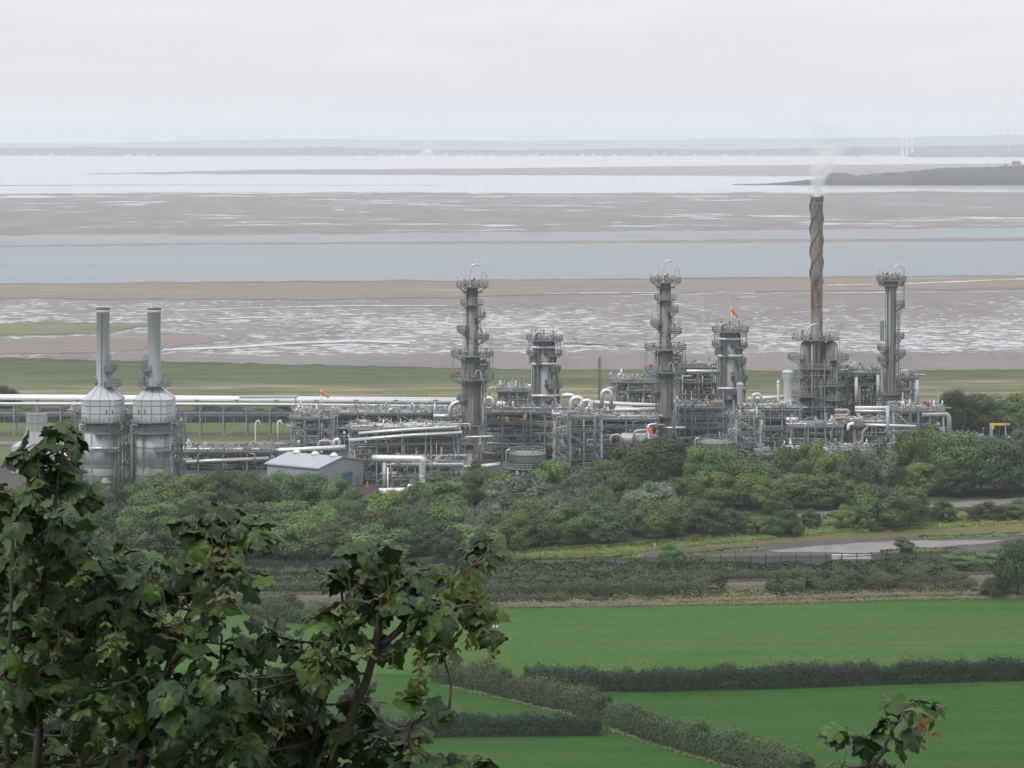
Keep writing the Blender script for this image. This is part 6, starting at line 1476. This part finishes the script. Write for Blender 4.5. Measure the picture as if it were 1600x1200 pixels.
def sycamore(label, root_px, d0, limbs, clusters, keys, seed, leafsize=(.058,.108), name='sycamore_tree', keymat='syc_key'):
    g = random.Random(seed); bx, by = GX(root_px,d0), d0; base = Vector((bx,by,hill(by)-.1)); t = thing(name, label, 'tree', base)
    lv = Leaves(); pts_all = []; stem = MB(); off = base
    fork = W(root_px, limbs[0][0][0][1]+220, d0)
    MB().tube([base-off, base.lerp(fork,.35)-off+Vector((.06,0,0)), base.lerp(fork,.7)-off-Vector((.04,.05,0)), fork-off], [.16,.13,.11,.09], 10).build('trunk', 'bark', t)
    for pts, r0, r1 in limbs:
        P = [W(*p) for p in pts]
        if pts[0][1] > 1350: P = [fork, fork.lerp(P[0],.55)+Vector((0,0,.05))]+P
        P = rounded(P, .25, 4); m = len(P); rs = [r0+(r1-r0)*i/(m-1) for i in range(m)]
        P = [p+Vector((g.uniform(-.008,.008),g.uniform(-.01,.01),0)) for p in P]
        MB().tube([p-off for p in P], rs, 8).build('limb', 'bark', t); pts_all += P
    tw = MB()
    for (px, py, sp, n, d) in clusters:
        c = W(px, py, d); q = min(pts_all, key=lambda p: (p-c).length+(0 if p.z < c.z+.03 else .09)); spm = sp/F*d
        mid = q.lerp(c,.5)+Vector((g.uniform(-.03,.03),g.uniform(-.03,.03),-.02)); tip = c+Vector((0,0,spm*.25))
        path = rounded([q,mid,c,tip], .1, 3); tw.tube([p-off for p in path], [.0055-.0035*i/(len(path)-1) for i in range(len(path))], 5)
        ct = g.uniform(0,1)
        for k in range(n):
            a = g.uniform(0,2*PI); el = g.gauss(.15,.55); dv = Vector((math.cos(a)*math.cos(el), math.sin(a)*math.cos(el)*.9, math.sin(el)))
            root = c+Vector((g.uniform(-.25,.25)*spm, g.uniform(-.5,.5)*spm, g.uniform(-.3,.3)*spm)); pl = spm*g.uniform(.25,.85)
            tipp = root+dv*pl; size = g.uniform(*leafsize)*(1 if g.random() < .85 else .6)
            if g.random() < .8: tw.tube([root-off, root.lerp(tipp,.6)+Vector((0,0,.01))-off, tipp-off], [.0022,.0018,.0015], 4, caps=False)
            droop = g.uniform(.1,1.3); bd = (dv+Vector((0,0,-droop))).normalized(); nr = Vector((0,0,1))*g.uniform(.5,1.2)+dv*droop*.8+Vector((g.gauss(0,.4),g.gauss(-.15,.4),g.gauss(0,.2)))
            tone = min(1,max(0,.25+.35*ct+g.gauss(0,.16)+(.55 if g.random() < .15 else 0)))
            lv.leaf(tipp-bd*size*.05, bd, nr, size, tone, g)
    tw.build('twigs', 'twig', t); lv.build('leaves', 'syc_leaf', t, off)
    for (px, py, d) in keys:
        c = W(px, py, d); mb = MB(); tones = []
        mb.tube([Vector((0,0,.05)), Vector((.005,0,0)), Vector((.01,0,-.05))], .0016, 4)
        for k in range(g.randint(4,8)):
            a = g.uniform(0,2*PI); p0 = Vector((g.gauss(0,.022),g.gauss(0,.02),g.gauss(-.02,.03))); mb.tube([Vector((.005,0,0)), p0], .0010, 3, caps=False)
            for s in (-1,1):
                w = Vector((math.cos(a)*s*.8, math.sin(a)*.5*s, -.55)).normalized(); u = w.cross(Vector((g.gauss(0,.5),1,g.gauss(0,.5)))).normalized(); Ln = g.uniform(.020,.030)
                mb.add([p0-u*.003, p0+w*Ln*.4-u*.006, p0+w*Ln-u*.003, p0+w*Ln+u*.004, p0+w*Ln*.5+u*.007, p0+u*.004], [(0,1,4,5),(1,2,3,4)])
        o = mb.build('seed_cluster', keymat, t, None); o.location = c-base
    return t
g0 = random.Random(12)
CL = [(35,712,40,6),(100,682,30,6),(88,735,45,9),(20,780,50,9),(70,800,45,8),(60,840,60,12),(118,850,45,8),(20,880,60,10),(170,885,45,8),(90,930,70,14),(200,925,55,9),(130,770,30,3),
 (300,832,34,7),(350,822,40,9),(400,832,28,7),(330,880,46,11),(375,895,40,9),(290,918,48,8),(258,880,40,5),(412,838,20,3),
 (240,915,45,7),(180,960,55,9),(250,985,55,9),(300,1010,45,8),(335,960,30,4),(100,1020,60,10),(30,980,60,10),(30,1080,60,10),(150,1080,60,11),(220,1060,60,10),(290,1080,55,9),(335,1075,35,4),
 (365,1008,26,4),(420,992,32,5),(470,1015,40,7),(405,1055,32,4),(450,1075,45,8),(500,1045,40,8),(380,1120,52,12),(470,1135,55,12),
 (527,900,16,2),(578,868,34,8),(612,888,34,8),(560,930,40,9),(620,940,40,9),(680,950,35,8),(708,905,32,8),(752,868,24,5),(765,850,16,2),(755,945,28,3),(765,985,18,2),(650,990,36,5),(600,1005,32,3),(725,950,30,5),(690,1018,20,2),(538,992,36,6),(500,962,22,3),(642,905,30,6),
 (560,1085,30,4),(585,1125,28,3),(658,1095,16,3),(700,1110,10,2),(600,1165,42,7),(650,1150,26,3),(690,1185,30,3),(752,1192,16,2),(540,1150,48,9),(500,1185,55,12),(640,1190,30,4),(575,1195,40,7)]
CL = [(a,b,c,int(n*2.2)+1,g0.uniform(8.95,9.65)) for a,b,c,n in CL]
for yy in range(1080,1250,44):
    for xx in range(-30,500,50): CL.append((xx+g0.uniform(-25,25), yy+g0.uniform(-20,20), 50, 19, g0.uniform(8.6,11.0)))
for yy in range(880,1080,50):
    for xx in range(-30,230,52): CL.append((xx+g0.uniform(-22,22), yy+g0.uniform(-20,20), 48, 17, g0.uniform(9.2,11.0)))
LIMBS = [([(45,1500,9.6),(58,1150,9.5),(70,900,9.4),(95,700,9.3)],.035,.006), ([(190,1500,9.6),(228,1150,9.5),(288,980,9.4),(332,870,9.3),(352,822,9.3)],.035,.006),
 ([(420,1500,9.4),(496,1230,9.3),(560,1100,9.2),(592,1000,9.2),(598,930,9.2),(585,872,9.1)],.034,.006), ([(592,1012,9.2),(648,962,9.2),(705,908,9.2),(762,862,9.2)],.013,.004),
 ([(640,985,9.2),(690,955,9.1),(745,942,9.1),(766,975,9.1)],.008,.003), ([(430,1500,9.7),(418,1200,9.6),(402,1080,9.5),(420,1000,9.5)],.024,.005), ([(560,1500,9.2),(605,1250,9.1),(650,1120,9.0),(702,1108,9.0)],.02,.003),
 ([(110,1500,9.9),(132,1100,9.9),(172,900,9.8)],.03,.006), ([(300,1500,9.8),(326,1200,9.7),(338,1080,9.6),(345,990,9.6)],.026,.005), ([(20,1500,9.2),(10,1100,9.1),(18,800,9.0)],.03,.006), ([(560,1500,9.0),(660,1260,9.0),(745,1195,9.0)],.018,.003), ([(480,1240,9.3),(500,1100,9.3),(540,985,9.3),(530,905,9.3)],.014,.004)]
KEYS = [(700,905),(735,902),(748,915),(722,890),(655,1035),(662,1018),(495,1035),(605,922),(545,925),(325,868),(340,882),(330,850),(352,862),(245,960),(255,945),(180,1000),(172,1012),(90,1000),(60,960),(490,1010),(570,1012),(350,935),(20,880),(60,740),(440,1130),(380,1150),(640,1150),(150,1150),(690,985),(768,1005),(706,1000),(732,995),(610,1020),(520,985),(280,960),(120,900)]
sycamore('dark leafy sycamore with yellow seed clusters filling the lower left foreground', 260, 9.6, LIMBS, CL, [(a,b,g0.uniform(8.5,9.2)) for a,b in KEYS], 21)
CL2 = [(1396,1094,12,3),(1438,1102,18,4),(1458,1106,10,3),(1425,1108,10,2),(1320,1148,14,3),(1372,1150,12,2),(1378,1122,14,2),(1390,1128,10,1),(1415,1138,8,1),(1326,1146,12,2),(1348,1150,12,2),(1362,1168,14,2),(1408,1158,10,1),(1312,1192,20,3),(1342,1200,18,3),(1385,1196,14,2),(1400,1196,10,1),(1320,1225,30,6),(1370,1230,30,6),(1345,1270,36,8),(1400,1300,40,8)]
sycamore('small sycamore sapling tip with orange seed cluster in the lower right foreground', 1345, 9.0, [([(1345,1420,9.0),(1362,1210,9.0),(1392,1150,9.0),(1416,1104,9.0),(1430,1098,9.0)],.012,.003), ([(1362,1210,9.0),(1350,1170,9.0),(1335,1148,9.0)],.005,.002)], [(*c,g0.uniform(8.85,9.15)) for c in CL2], [(1436,1132,8.95),(1440,1128,8.95)], 33, (.062,.10), 'sycamore_sapling', 'syc_key_red')
finish_labels()
